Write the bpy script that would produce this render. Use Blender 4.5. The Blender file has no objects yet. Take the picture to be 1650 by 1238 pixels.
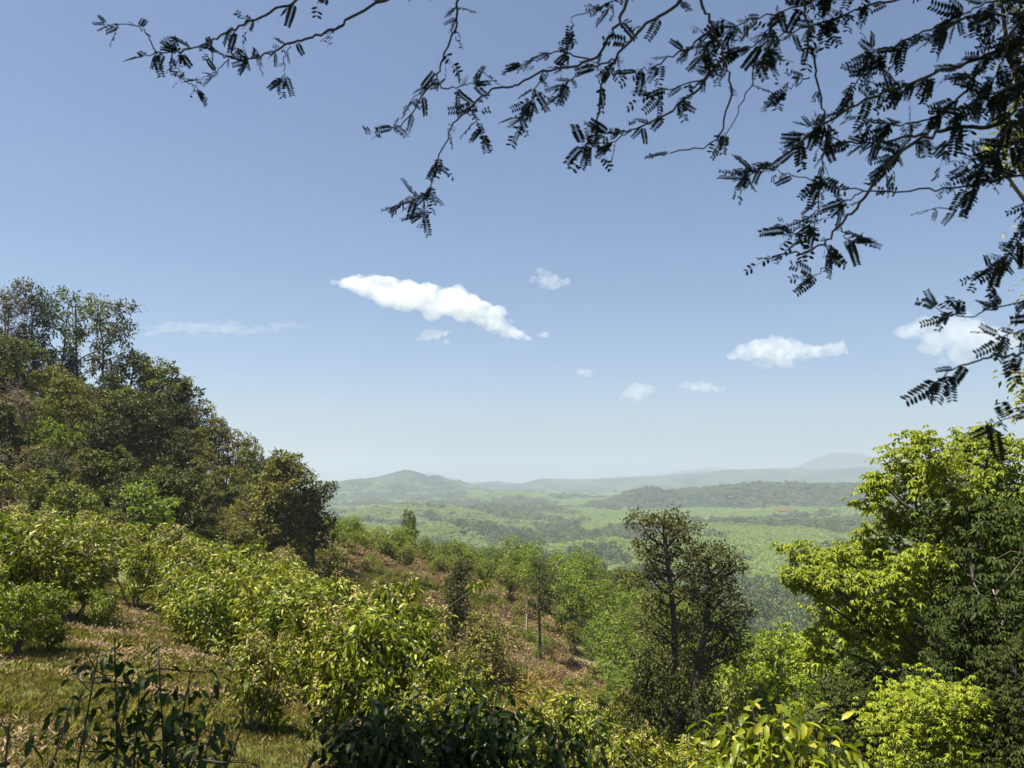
import bpy, math, random
import numpy as np
from mathutils import Vector, Matrix

S = bpy.context.scene
COL = S.collection
# ------------------------------------------------------------------ camera
F, HY = 1373.0, 770.0                      # focal length and horizon row, in photograph pixels (1650 x 1238)
TH = math.atan((HY - 619.0) / F)
cam = bpy.data.cameras.new('camera')
cam.sensor_width = 36.0
cam.lens = 36.0 * F / 1650.0
cam.clip_start, cam.clip_end = 0.05, 60000.0
cam.dof.use_dof = True
cam.dof.focus_distance = 45.0
cam.dof.aperture_fstop = 6.0
camo = bpy.data.objects.new('camera', cam)
COL.objects.link(camo)
camo.location = (0, 0, 0)
camo.rotation_euler = (math.pi / 2 + TH, 0, 0)
S.camera = camo
# ------------------------------------------------------------------ light
SUN_EL, SUN_AZ = math.radians(68), math.radians(-97)     # azimuth from +Y, clockwise seen from above: sun high on the left
sdir = Vector((math.sin(SUN_AZ) * math.cos(SUN_EL), math.cos(SUN_AZ) * math.cos(SUN_EL), math.sin(SUN_EL)))
W = bpy.data.worlds.new('World')
S.world = W
W.use_nodes = True
nt = W.node_tree
sky = nt.nodes.new('ShaderNodeTexSky')
sky.sky_type = 'NISHITA'
sky.sun_disc = False
sky.sun_elevation = SUN_EL
sky.sun_rotation = SUN_AZ
sky.altitude = 150.0
sky.air_density, sky.dust_density, sky.ozone_density = 0.8, 1.4, 3.5
nt.links.new(sky.outputs[0], nt.nodes['Background'].inputs[0])
nt.nodes['Background'].inputs[1].default_value = 0.0505
sl = bpy.data.lights.new('sun', 'SUN')
sl.energy = 5.0
sl.angle = math.radians(0.5)
sl.color = (1.0, 0.94, 0.82)
so = bpy.data.objects.new('sun', sl)
COL.objects.link(so)
so.rotation_euler = sdir.to_track_quat('Z', 'Y').to_euler()
S.view_settings.view_transform = 'Standard'
S.view_settings.look = 'None'
S.view_settings.gamma = 1.0
S.view_settings.use_curve_mapping = False
S.view_settings.exposure = 1.55
S.render.engine = 'CYCLES'
S.cycles.max_bounces = 8
S.cycles.diffuse_bounces = 2
S.cycles.glossy_bounces = 2
S.cycles.transmission_bounces = 4
S.cycles.volume_bounces = 5
S.cycles.use_denoising = True

# ------------------------------------------------------------------ maths helpers
def at(px, py, Y):
    """world point on the ray of photograph pixel (px, py) at forward distance Y"""
    a, b = (px - 825.0) / F, (619.0 - py) / F
    dy, dz = math.cos(TH) - b * math.sin(TH), math.sin(TH) + b * math.cos(TH)
    return np.array([a / dy * Y, Y, dz / dy * Y])

def vnoise(x, y, seed=0):
    x = np.asarray(x, float); y = np.asarray(y, float)
    xi = np.floor(x).astype(np.int64); yi = np.floor(y).astype(np.int64)
    fx, fy = x - xi, y - yi
    fx = fx * fx * (3 - 2 * fx); fy = fy * fy * (3 - 2 * fy)
    def h(i, j):
        n = (i * 374761393 + j * 668265263 + seed * 144665) & 0xffffffff
        n = ((n ^ (n >> 13)) * 1274126177) & 0xffffffff
        return ((n ^ (n >> 16)) & 0xffff) / 65535.0
    return (h(xi, yi) * (1 - fx) + h(xi + 1, yi) * fx) * (1 - fy) + (h(xi, yi + 1) * (1 - fx) + h(xi + 1, yi + 1) * fx) * fy

def fbm(x, y, seed=0, o=4):
    s, a, t = 0.0, 1.0, 0.0
    for k in range(o):
        s = s + a * (vnoise(x * 2 ** k, y * 2 ** k, seed + 17 * k) - 0.5); t += a; a *= 0.5
    return s / t * 2

def sp(v, k=3.0):
    return np.logaddexp(0, np.asarray(v, float) / k) * k

CX = np.array([-260, -160, -120, -90, -66, -45, -34, -28, -22, -10, 0, 14, 30, 60, 120, 220.0])
CZ = np.array([42, 40, 33, 26, 16, 6.5, 0.5, -3.5, -5.5, -8.0, -10.2, -14.5, -21.5, -38, -78, -115.0])
def crest(x):
    d = 4.0
    return (np.interp(x - d, CX, CZ) + np.interp(x, CX, CZ) * 2 + np.interp(x + d, CX, CZ)) / 4

def ridge_h(x, y):
    yc = 108.0
    return crest(x) - 0.18 * sp(yc - y, 6) - 0.45 * sp(y - yc, 6) + 1.1 * fbm(x / 14, y / 14, 5) - 0.0

def near_h(x, y):
    u = sp(x + 0.35 * y, 2.5)
    n = -2.2 - 0.1 * sp(y, 1.5) - 0.22 * u - 0.008 * u * u + 0.10 * sp(-x - 8, 3)
    n = n + 0.75 * np.exp(-(x * x + y * y) / 20.0)
    return n + 0.22 * fbm(x / 3.0, y / 3.0, 2) * np.clip((np.hypot(x, y) - 2) / 6, 0, 1)

def valley_h(x, y):
    return -98 + 15 * fbm(x / 300, y / 380, 9, 3) + 5 * fbm(x / 120, y / 160, 11, 3)

def base_h(x, y):
    x = np.asarray(x, float); y = np.asarray(y, float)
    h = np.logaddexp(near_h(x, y) / 0.9, ridge_h(x, y) / 0.9) * 0.9
    return np.logaddexp(h / 4.0, valley_h(x, y) / 4.0) * 4.0

HILLS = [
    ('green hill with a rounded double summit', 4500, 420, [(430, 818), (480, 800), (525, 779), (570, 772), (605, 770), (630, 763), (655, 757), (675, 761), (690, 768), (706, 765), (725, 774), (750, 786), (800, 798), (850, 812)]),
    ('long hazy range', 6600, 600, [(640, 806), (700, 796), (760, 779), (800, 776), (840, 780), (870, 771), (930, 773), (1000, 770), (1060, 768), (1120, 762), (1180, 757), (1250, 755), (1330, 757), (1400, 752), (1500, 760), (1650, 765), (1900, 792)]),
    ('hazy pointed mountain', 9400, 600, [(1200, 777), (1250, 762), (1292, 750), (1322, 735), (1350, 728), (1385, 731), (1420, 745), (1490, 768)]),
    ('faintest far range', 11500, 700, [(480, 790), (560, 775), (620, 770), (690, 761), (745, 775), (850, 783), (950, 772), (1060, 764), (1150, 752), (1200, 760), (1300, 764), (1450, 770)]),
    ('dark wooded ridge', 2700, 230, [(930, 824), (975, 812), (1005, 803), (1045, 792), (1080, 798), (1130, 794), (1200, 787), (1250, 784), (1320, 788), (1380, 787), (1500, 790), (1700, 800), (1850, 822)]),
    ('low green hill', 3400, 330, [(640, 815), (700, 807), (760, 801), (810, 797), (850, 799), (900, 804), (960, 808), (1020, 816)]),
    ('low near hill', 1900, 170, [(540, 840), (590, 829), (640, 822), (720, 826), (800, 836), (880, 842)]),
    ('small wooded hillock', 1350, 110, [(600, 875), (660, 862), (720, 853), (780, 856), (850, 872), (900, 880)]),
    ('small pale hillock', 1550, 120, [(1040, 868), (1110, 857), (1190, 850), (1280, 853), (1360, 862), (1450, 875)]),
    ('near hillock', 1080, 95, [(860, 905), (920, 890), (985, 880), (1050, 885), (1120, 902)]),
    ('low wide hill', 2150, 150, [(820, 846), (900, 836), (980, 831), (1060, 836), (1150, 833), (1260, 830), (1400, 824), (1500, 828), (1650, 850)]),
]
def hill_h(i, x, y):
    _, d, s, pts = HILLS[i]
    xs = np.array([at(p, q, d)[0] for p, q in pts]); zs = np.array([at(p, q, d)[2] for p, q in pts])
    b = -112.0
    w = d * 0.004
    c = (np.interp(x - w, xs, zs, b, b) + 2 * np.interp(x, xs, zs, b, b) + np.interp(x + w, xs, zs, b, b)) / 4
    n = fbm(x / (s * 0.9), y / (s * 0.9), 31 + i, 4)
    yy = (y - d + 0.0 * n) / (s * (1.0 + 0.5 * fbm(x / (s * 0.55), y / (s * 2.5), 41 + i, 3)))
    g = np.exp(-yy * yy)
    return b + (c - b) * np.clip(g * (1 + 0.16 * n * (1 - g) * 2), 0, 1.0) + 0.0

def H(x, y):
    h = base_h(x, y)
    for i in range(len(HILLS)):
        h = np.maximum(h, hill_h(i, np.asarray(x, float), np.asarray(y, float)))
    return h
def Hs(x, y): return float(base_h(np.array([x]), np.array([y]))[0])

# ------------------------------------------------------------------ material helpers
def new_mat(name):
    m = bpy.data.materials.new(name); m.use_nodes = True
    m.node_tree.nodes.clear()
    return m, m.node_tree.nodes, m.node_tree.links

def ramp(N, L, fac, stops):
    r = N.new('ShaderNodeValToRGB')
    e = r.color_ramp.elements
    e[0].position, e[0].color = stops[0][0], (*stops[0][1], 1)
    e[1].position, e[1].color = stops[-1][0], (*stops[-1][1], 1)
    for p, c in stops[1:-1]:
        q = e.new(p); q.color = (*c, 1)
    if fac is not None: L.new(fac, r.inputs[0])
    return r.outputs[0]

GAIN = {'forest_leaf': 2.0, 'olive_leaf': 2.0, 'dark_leaf': 1.7, 'rubber_leaf': 1.4, 'shaded_rubber_leaf': 0.85, 'overhang_leaflet': 0.4, 'far_forest_leaf': 1.9, 'far_rubber_leaf': 1.4, 'dry_leaf': 1.7, 'shaded_sapling_leaf': 0.6, 'brown_green_leaf': 1.2}
def leaf_mat(name, cols, transl=0.3, rough=0.45, spec=0.4, ovar=0.35, hue=0.03, tcol=(1.15, 1.25, 0.5)):
    m, N, L = new_mat(name)
    out = N.new('ShaderNodeOutputMaterial')
    g = N.new('ShaderNodeNewGeometry'); oi = N.new('ShaderNodeObjectInfo')
    k = len(cols)
    cols = [tuple(v * GAIN.get(name, 1.25) for v in q) for q in cols]
    c = ramp(N, L, g.outputs['Random Per Island'], [(i / max(1, k - 1), cc) for i, cc in enumerate(cols)])
    hs = N.new('ShaderNodeHueSaturation')
    mh = N.new('ShaderNodeMapRange'); mh.inputs[3].default_value = 0.5 - hue; mh.inputs[4].default_value = 0.5 + hue * 0.6
    mv = N.new('ShaderNodeMapRange'); mv.inputs[3].default_value = 1 - ovar; mv.inputs[4].default_value = 1 + ovar
    w = N.new('ShaderNodeTexWhiteNoise'); w.noise_dimensions = '1D'
    L.new(oi.outputs['Random'], w.inputs['W'])
    L.new(w.outputs['Value'], mh.inputs[0]); L.new(oi.outputs['Random'], mv.inputs[0])
    L.new(mh.outputs[0], hs.inputs['Hue']); L.new(mv.outputs[0], hs.inputs['Value']); L.new(c, hs.inputs['Color'])
    b = N.new('ShaderNodeBsdfPrincipled')
    b.inputs['Roughness'].default_value = rough; b.inputs['Specular IOR Level'].default_value = spec * 0.6
    L.new(hs.outputs[0], b.inputs['Base Color'])
    if transl > 0:
        t = N.new('ShaderNodeBsdfTranslucent')
        mx = N.new('ShaderNodeMix'); mx.data_type = 'RGBA'; mx.blend_type = 'MULTIPLY'; mx.inputs[0].default_value = 1.0
        mx.inputs[7].default_value = (*tcol, 1)
        L.new(hs.outputs[0], mx.inputs[6]); L.new(mx.outputs[2], t.inputs[0])
        ms = N.new('ShaderNodeMixShader'); ms.inputs[0].default_value = transl * 0.75
        L.new(b.outputs[0], ms.inputs[1]); L.new(t.outputs[0], ms.inputs[2]); L.new(ms.outputs[0], out.inputs[0])
    else:
        L.new(b.outputs[0], out.inputs[0])
    return m

def bark_mat(name, c1, c2, scale=8.0):
    m, N, L = new_mat(name)
    out = N.new('ShaderNodeOutputMaterial'); b = N.new('ShaderNodeBsdfPrincipled')
    tc = N.new('ShaderNodeTexCoord'); mp = N.new('ShaderNodeMapping'); mp.inputs['Scale'].default_value = (1, 1, 0.3)
    n = N.new('ShaderNodeTexNoise'); n.inputs['Scale'].default_value = scale; n.inputs['Detail'].default_value = 6
    L.new(tc.outputs['Object'], mp.inputs[0]); L.new(mp.outputs[0], n.inputs['Vector'])
    L.new(ramp(N, L, n.outputs[0], [(0.3, c1), (0.7, c2)]), b.inputs['Base Color'])
    b.inputs['Roughness'].default_value = 0.9
    bp = N.new('ShaderNodeBump'); bp.inputs['Strength'].default_value = 0.6; bp.inputs['Distance'].default_value = 0.03
    L.new(n.outputs[0], bp.inputs['Height']); L.new(bp.outputs[0], b.inputs['Normal'])
    L.new(b.outputs[0], out.inputs[0])
    return m

M = {}
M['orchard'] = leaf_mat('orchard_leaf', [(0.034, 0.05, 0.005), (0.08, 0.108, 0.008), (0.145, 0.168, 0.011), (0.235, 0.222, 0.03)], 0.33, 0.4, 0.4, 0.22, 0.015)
M['orchard_dark'] = leaf_mat('shaded_sapling_leaf', [(0.028, 0.055, 0.010), (0.05, 0.09, 0.014), (0.075, 0.12, 0.016)], 0.3, 0.4, 0.4, 0.2, 0.015)  # leaf colour darkened to stand for the shade under the overhanging tree
M['blossom'] = leaf_mat('blossom', [(0.30, 0.24, 0.09), (0.42, 0.36, 0.16), (0.36, 0.26, 0.12)], 0.2, 0.7, 0.1, 0.1, 0.005, (1, 1, 0.8))
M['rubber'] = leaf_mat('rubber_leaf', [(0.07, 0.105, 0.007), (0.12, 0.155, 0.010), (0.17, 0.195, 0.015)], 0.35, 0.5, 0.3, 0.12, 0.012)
M['rubber_shaded'] = leaf_mat('shaded_rubber_leaf', [(0.022, 0.036, 0.006), (0.04, 0.06, 0.009), (0.065, 0.085, 0.012)], 0.25, 0.6, 0.2, 0.15, 0.015)  # same rubber leaf, darkened in colour to stand for the shade at the right
M['forest'] = leaf_mat('forest_leaf', [(0.024, 0.028, 0.007), (0.052, 0.057, 0.011), (0.095, 0.094, 0.017)], 0.22, 0.6, 0.2, 0.3, 0.03)
M['olive'] = leaf_mat('olive_leaf', [(0.055, 0.05, 0.02), (0.085, 0.078, 0.024), (0.12, 0.105, 0.03)], 0.22, 0.65, 0.2, 0.3, 0.03)
M['dark'] = leaf_mat('dark_leaf', [(0.012, 0.016, 0.005), (0.03, 0.037, 0.009), (0.056, 0.06, 0.013)], 0.17, 0.6, 0.2, 0.25, 0.02)
M['bright'] = leaf_mat('bright_leaf', [(0.06, 0.09, 0.012), (0.10, 0.14, 0.018), (0.15, 0.185, 0.026)], 0.32, 0.55, 0.2, 0.22, 0.01)
M['crownbrown'] = leaf_mat('brown_green_leaf', [(0.028, 0.034, 0.010), (0.055, 0.058, 0.016), (0.10, 0.088, 0.026)], 0.2, 0.6, 0.2, 0.12, 0.012)
M['orange'] = leaf_mat('orange_tip_leaf', [(0.035, 0.045, 0.012), (0.055, 0.06, 0.014), (0.14, 0.085, 0.015)], 0.2, 0.5, 0.3, 0.12, 0.01)
M['gold'] = leaf_mat('golden_leaf', [(0.12, 0.08, 0.012), (0.17, 0.11, 0.015), (0.11, 0.11, 0.018)], 0.25, 0.6, 0.2, 0.15, 0.01)
M['dry'] = leaf_mat('dry_leaf', [(0.08, 0.058, 0.034), (0.145, 0.108, 0.056), (0.21, 0.165, 0.08)], 0.12, 0.8, 0.1, 0.3, 0.015, (1, 0.8, 0.6))
M['scrub'] = leaf_mat('scrub_leaf', [(0.07, 0.085, 0.016), (0.115, 0.13, 0.024), (0.17, 0.165, 0.035)], 0.3, 0.6, 0.2, 0.25, 0.02)
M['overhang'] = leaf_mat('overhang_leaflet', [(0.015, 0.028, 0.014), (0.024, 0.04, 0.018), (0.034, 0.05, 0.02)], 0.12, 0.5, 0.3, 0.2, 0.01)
M['grass'] = leaf_mat('grass_blade', [(0.05, 0.07, 0.014), (0.10, 0.12, 0.022), (0.19, 0.165, 0.06), (0.24, 0.19, 0.09)], 0.3, 0.6, 0.2, 0.3, 0.03)
M['straw'] = leaf_mat('straw_blade', [(0.16, 0.115, 0.062), (0.22, 0.155, 0.095), (0.13, 0.105, 0.045)], 0.15, 0.8, 0.1, 0.25, 0.015, (1, 0.9, 0.7))
M['farforest'] = leaf_mat('far_forest_leaf', [(0.03, 0.045, 0.018), (0.05, 0.068, 0.024), (0.075, 0.09, 0.03)], 0.1, 0.7, 0.15, 0.4, 0.04)
M['farrubber'] = leaf_mat('far_rubber_leaf', [(0.10, 0.145, 0.035), (0.13, 0.18, 0.042), (0.16, 0.205, 0.05)], 0.15, 0.7, 0.15, 0.14, 0.012)
M['flame'] = leaf_mat('red_flower', [(0.30, 0.045, 0.03), (0.22, 0.05, 0.03), (0.10, 0.08, 0.03)], 0.2, 0.6, 0.2, 0.1, 0.01, (1, 0.6, 0.5))
M['purple'] = leaf_mat('purple_flower', [(0.16, 0.03, 0.14), (0.11, 0.03, 0.09), (0.06, 0.06, 0.03)], 0.2, 0.6, 0.2, 0.1, 0.01, (1, 0.6, 1))
M['bark'] = bark_mat('bark', (0.06, 0.045, 0.035), (0.15, 0.12, 0.09))
M['bark_dark'] = bark_mat('dark_bark', (0.03, 0.024, 0.02), (0.075, 0.058, 0.047))
M['bark_pale'] = bark_mat('pale_bark', (0.25, 0.22, 0.18), (0.42, 0.38, 0.32))
M['bark_pink'] = bark_mat('pink_grey_bark', (0.14, 0.095, 0.08), (0.24, 0.18, 0.15))

# ------------------------------------------------------------------ mesh helpers
def mk_mesh(name, V, T, mat, smooth=False):
    me = bpy.data.meshes.new(name)
    V = np.ascontiguousarray(V, np.float32); T = np.ascontiguousarray(T, np.int32)
    me.vertices.add(len(V)); me.vertices.foreach_set('co', V.ravel())
    me.loops.add(len(T) * 3); me.loops.foreach_set('vertex_index', T.ravel())
    me.polygons.add(len(T)); me.polygons.foreach_set('loop_start', np.arange(len(T), dtype=np.int32) * 3)
    if smooth: me.polygons.foreach_set('use_smooth', np.ones(len(T), bool))
    me.update(calc_edges=True)
    if mat is not None: me.materials.append(mat)
    return me

class Acc:
    def __init__(s): s.V, s.T, s.n = [], [], 0
    def add(s, V, T):
        if len(V) == 0: return
        s.V.append(np.asarray(V).reshape(-1, 3)); s.T.append(np.asarray(T).reshape(-1, 3) + s.n); s.n += len(s.V[-1])
    def mesh(s, name, mat, smooth=False):
        return mk_mesh(name, np.concatenate(s.V), np.concatenate(s.T), mat, smooth)

def nrm(v): return v / (np.linalg.norm(v, axis=-1, keepdims=True) + 1e-9)

def leaf_geo(P, A, N, L, Wd, hi=False, droop=0.2, fold=0.18):
    n = len(P)
    A = nrm(A); B = nrm(np.cross(A, N)); U = np.cross(B, A)
    L = np.broadcast_to(np.asarray(L, float), (n,))[:, None]; Wd = np.broadcast_to(np.asarray(Wd, float), (n,))[:, None]
    if not hi:
        V = np.stack([P, P + A * L * .45 + B * Wd * .5 + U * fold * Wd, P + A * L - U * droop * L, P + A * L * .45 - B * Wd * .5 + U * fold * Wd], 1)
        t = np.array([[0, 1, 2], [0, 2, 3]])
    else:
        m1 = P + A * L * .3 - U * droop * L * .08; m2 = P + A * L * .68 - U * droop * L * .42
        V = np.stack([P, m1 + B * Wd * .44 + U * fold * Wd, m1, m1 - B * Wd * .44 + U * fold * Wd,
                      m2 + B * Wd * .40 + U * fold * Wd, m2, m2 - B * Wd * .40 + U * fold * Wd, P + A * L - U * droop * L], 1)
        t = np.array([[0, 2, 1], [0, 3, 2], [1, 2, 5], [1, 5, 4], [2, 3, 6], [2, 6, 5], [4, 5, 7], [5, 6, 7]])
    k = V.shape[1]
    T = (t[None] + (np.arange(n) * k)[:, None, None]).reshape(-1, 3)
    return V.reshape(-1, 3), T

def tube(P, R, sides=6):
    P = np.asarray(P, float); k = len(P); R = np.broadcast_to(np.asarray(R, float), (k,))
    D = np.gradient(P, axis=0); D = nrm(D)
    ref = np.array([0.31, 0.17, 0.05]) if abs(D[0][2]) > .8 else np.array([0.05, 0.1, 1.0])
    X = nrm(np.cross(D, ref)); Y = np.cross(D, X)
    a = np.linspace(0, 2 * np.pi, sides, endpoint=False)
    V = P[:, None] + R[:, None, None] * (np.cos(a)[None, :, None] * X[:, None] + np.sin(a)[None, :, None] * Y[:, None])
    i, j = np.meshgrid(np.arange(k - 1), np.arange(sides), indexing='ij')
    p = i * sides + j; q = i * sides + (j + 1) % sides
    T = np.concatenate([np.stack([p, q, q + sides], -1).reshape(-1, 3), np.stack([p, q + sides, p + sides], -1).reshape(-1, 3)])
    V = V.reshape(-1, 3)
    V = np.concatenate([V, P[-1:]]); t = len(V) - 1; b = (k - 1) * sides
    T = np.concatenate([T, np.array([[b + s, b + (s + 1) % sides, t] for s in range(sides)])])
    return V, T

def spline(P, m=6):
    """Catmull-Rom through the control points"""
    P = np.asarray(P, float); Q = np.concatenate([[2 * P[0] - P[1]], P, [2 * P[-1] - P[-2]]])
    o = []
    for i in range(1, len(Q) - 2):
        t = np.linspace(0, 1, m, endpoint=False)[:, None]
        o.append(0.5 * ((2 * Q[i]) + (-Q[i - 1] + Q[i + 1]) * t + (2 * Q[i - 1] - 5 * Q[i] + 4 * Q[i + 1] - Q[i + 2]) * t ** 2 + (-Q[i - 1] + 3 * Q[i] - 3 * Q[i + 1] + Q[i + 2]) * t ** 3))
    o.append(P[-1:])
    return np.concatenate(o)

def rdir(rng, n):
    return nrm(rng.normal(size=(n, 3)))

# ------------------------------------------------------------------ object helpers
def link(name, data, parent=None, kind=None):
    o = bpy.data.objects.new(name, data); COL.objects.link(o)
    if parent is not None: o.parent = parent
    if kind: o['kind'] = kind
    return o
def tag(o, label, cat, group=None):
    o['label'] = label; o['category'] = cat
    if group: o['group'] = group
    return o
def thing(name, label, cat, loc, rz=0.0, sc=1.0, group=None):
    o = bpy.data.objects.new(name, None); COL.objects.link(o)
    o.empty_display_size = 0.3
    o.location = tuple(float(v) for v in loc); o.rotation_euler = (0, 0, rz)
    o.scale = (sc, sc, sc) if np.isscalar(sc) else sc
    return tag(o, label, cat, group)
def plant(proto, label, cat, loc, rz, sc, group=None, name=None):
    """a new individual of a prototype: its own Empty and its own trunk and crown objects on shared mesh data"""
    o = thing(name or proto['name'], label, cat, loc, rz, sc, group)
    for pn, me, kd in proto['parts']:
        link(pn, me, o, kd)
    return o

# ------------------------------------------------------------------ tree generator
def lobes_auto(rng, zb, zt, R, n, r0, r1, taper=0.35):
    out = []
    for i in range(n):
        t = (i + rng.random()) / n
        z = zb + (zt - zb) * t
        rad = R * (1 - taper * abs(2 * t - 0.9)) * math.sqrt(rng.random()) * 0.85
        if t > 0.9: rad *= 0.4
        a = i * 2.4 + rng.normal() * 0.5
        out.append((rad * math.cos(a), rad * math.sin(a), z, rng.uniform(r0, r1)))
    return out

def make_tree(name, seed, trunk, tr, lobes, dens, per, leaf, mat, bark='bark', mode='simple', hi=False, up=0.35, droop=0.25,
              out=1.0, down=0.2, flat=0.75, rc=0.32, limbs=True, stems=1, sides=6, nleaf=(5, 7), shell=0.45, twigs=True, blossom=0.0, extra=None, bare=False):
    """trunk: polyline; lobes: (x, y, z, r) masses of the crown, each carried by a limb; leaves sit in clumps on the lobes"""
    rng = np.random.default_rng(seed)
    wood, fol, blo = Acc(), Acc(), Acc()
    tp = spline(trunk, 5)
    tz = tp[:, 2]
    for s in range(stems):
        q = tp.copy()
        if s: q[:, :2] += np.linspace(0, 1, len(q))[:, None] * rng.normal(size=2) * 0.5 * tr * 18
        wood.add(*tube(q, tr * np.linspace(1.0, 0.3, len(q)) * (1 + 0.5 * np.exp(-np.linspace(0, 8, len(q)))), sides))
    if extra:
        for path, r in extra: 
            p = spline(path, 5); wood.add(*tube(p, r * np.linspace(1, .3, len(p)), 5))
    for (x, y, z, r) in lobes:
        c = np.array([x, y, z])
        if limbs:
            hh = max(tp[0, 2] + 0.12 * (tz.max() - tz[0]), min(z - 0.55 * math.hypot(x, y) - 0.2 * r, tz.max() * 0.98))
            b = tp[np.argmin(abs(tz - hh))]
            mid = (b + c) / 2 + rng.normal(size=3) * 0.08 * np.linalg.norm(c - b) - np.array([0, 0, 0.05 * np.linalg.norm(c - b)])
            p = spline([b, mid, c], 4)
            wood.add(*tube(p, tr * np.linspace(.42, .14, len(p)), 5))
        k = max(3, int(dens * r * r))
        dv = rdir(rng, k); dv[:, 2] = dv[:, 2] * 0.9 + 0.15
        rad = r * (shell + (1 - shell) * rng.random((k, 1)) ** 0.6)
        cl = c + dv * rad * np.array([1, 1, flat])
        if twigs:
            for q in cl[:: (1 if bare else 3)]:
                mid = (c + q) / 2 + rng.normal(size=3) * 0.1 * r
                wood.add(*tube(np.stack([c, mid, q]), np.array([.10, .06, .03]) * tr + 0.002, 3))
                if bare:
                    for _ in range(3):
                        e = q + nrm(rng.normal(size=3) + (q - c) / r * 1.5 + np.array([0, 0, .5])) * r * 0.5
                        wood.add(*tube(np.stack([q, (q + e) / 2 + rng.normal(size=3) * .04 * r, e]), np.array([.04, .03, .02]) * tr + 0.002, 3))
        if per == 0: continue
        m = k * per
        cc = np.repeat(cl, per, 0)
        P = cc + rng.normal(size=(m, 3)) * r * rc * np.array([1, 1, 0.7])
        if mode == 'simple':
            A = nrm(P - c) * out + rdir(rng, m) * 0.8 + np.array([0, 0, -down])
            Nn = rdir(rng, m) * 0.7 + np.array([0, 0, 1.0]) * up * 2 + nrm(P - c) * 0.35
            L = leaf[0] * rng.uniform(.65, 1.25, m); Wd = L * leaf[1]
            fol.add(*leaf_geo(P, A, Nn, L, Wd, hi, droop))
        else:                                   # palmate: leaflets hang round a stalk tip like an umbrella
            ax = nrm(rdir(rng, m) * 0.45 + np.array([0, 0, 1.0]) + nrm(P - c) * 0.45)
            nl = rng.integers(nleaf[0], nleaf[1] + 1)
            e1 = nrm(np.cross(ax, rdir(rng, m))); e2 = np.cross(ax, e1)
            a0 = rng.random(m) * 6.28
            Ls = leaf[0] * rng.uniform(.7, 1.2, m)
            for j in range(nl):
                a = a0 + j * 6.283 / nl + rng.normal(size=m) * .15
                rd = e1 * np.cos(a)[:, None] + e2 * np.sin(a)[:, None]
                A = rd - ax * (down + rng.random((m, 1)) * .35)
                fol.add(*leaf_geo(P + ax * 0.0, A, ax, Ls * rng.uniform(.8, 1.1, m), Ls * leaf[1], hi, droop))
        if blossom > 0:
            top = cl[(cl[:, 2] > c[2] + 0.1 * r) & (rng.random(k) < blossom)]
            for q in top:
                d = nrm(np.array([0, 0, 1.0]) + rng.normal(size=3) * .5)
                nb = 22
                tt = rng.random(nb)
                P2 = q + (q - c) * 0.18 + d * (tt[:, None] * 0.28) + rng.normal(size=(nb, 3)) * (0.06 * (1.15 - tt))[:, None]
                blo.add(*leaf_geo(P2, rdir(rng, nb), rdir(rng, nb), 0.055, 0.03))
    parts = [('trunk', wood.mesh(name + '_trunk', M[bark], True), None)]
    if fol.n: parts.append(('crown', fol.mesh(name + '_crown', M[mat]), 'stuff' if False else None))
    if blo.n: parts.append(('blossom', blo.mesh(name + '_blossom', M['blossom']), None))
    return dict(name=name, parts=parts)

# ================================================================== THE SETTING
def dry_mask(x, y):
    edge = 7.0 - 0.35 * (np.asarray(y, float) - 82) + 3.0 * fbm(x / 9, y / 9, 61)
    m = 1 / (1 + np.exp((x - np.clip(edge, -8, 9)) / 1.2))
    m *= 1 / (1 + np.exp(-(x + 27 + 2 * fbm(x / 6, y / 6, 62)) / 1.5))
    m *= 1 / (1 + np.exp(-(ridge_h(x, y) - near_h(x, y) + 0.5) / 0.8))
    m *= 1 / (1 + np.exp((y - 112) / 1.5))
    return m

def noise_node(N, L, vec, scale, detail=5, rough=0.55):
    n = N.new('ShaderNodeTexNoise'); n.inputs['Scale'].default_value = scale; n.inputs['Detail'].default_value = detail
    n.inputs['Roughness'].default_value = rough
    L.new(vec, n.inputs['Vector']); return n.outputs[0]

def mixc(N, L, f, a, b):
    m = N.new('ShaderNodeMix'); m.data_type = 'RGBA'
    if hasattr(f, 'links'): L.new(f, m.inputs[0])
    else: m.inputs[0].default_value = f
    L.new(a, m.inputs[6]); L.new(b, m.inputs[7]); return m.outputs[2]

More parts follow.
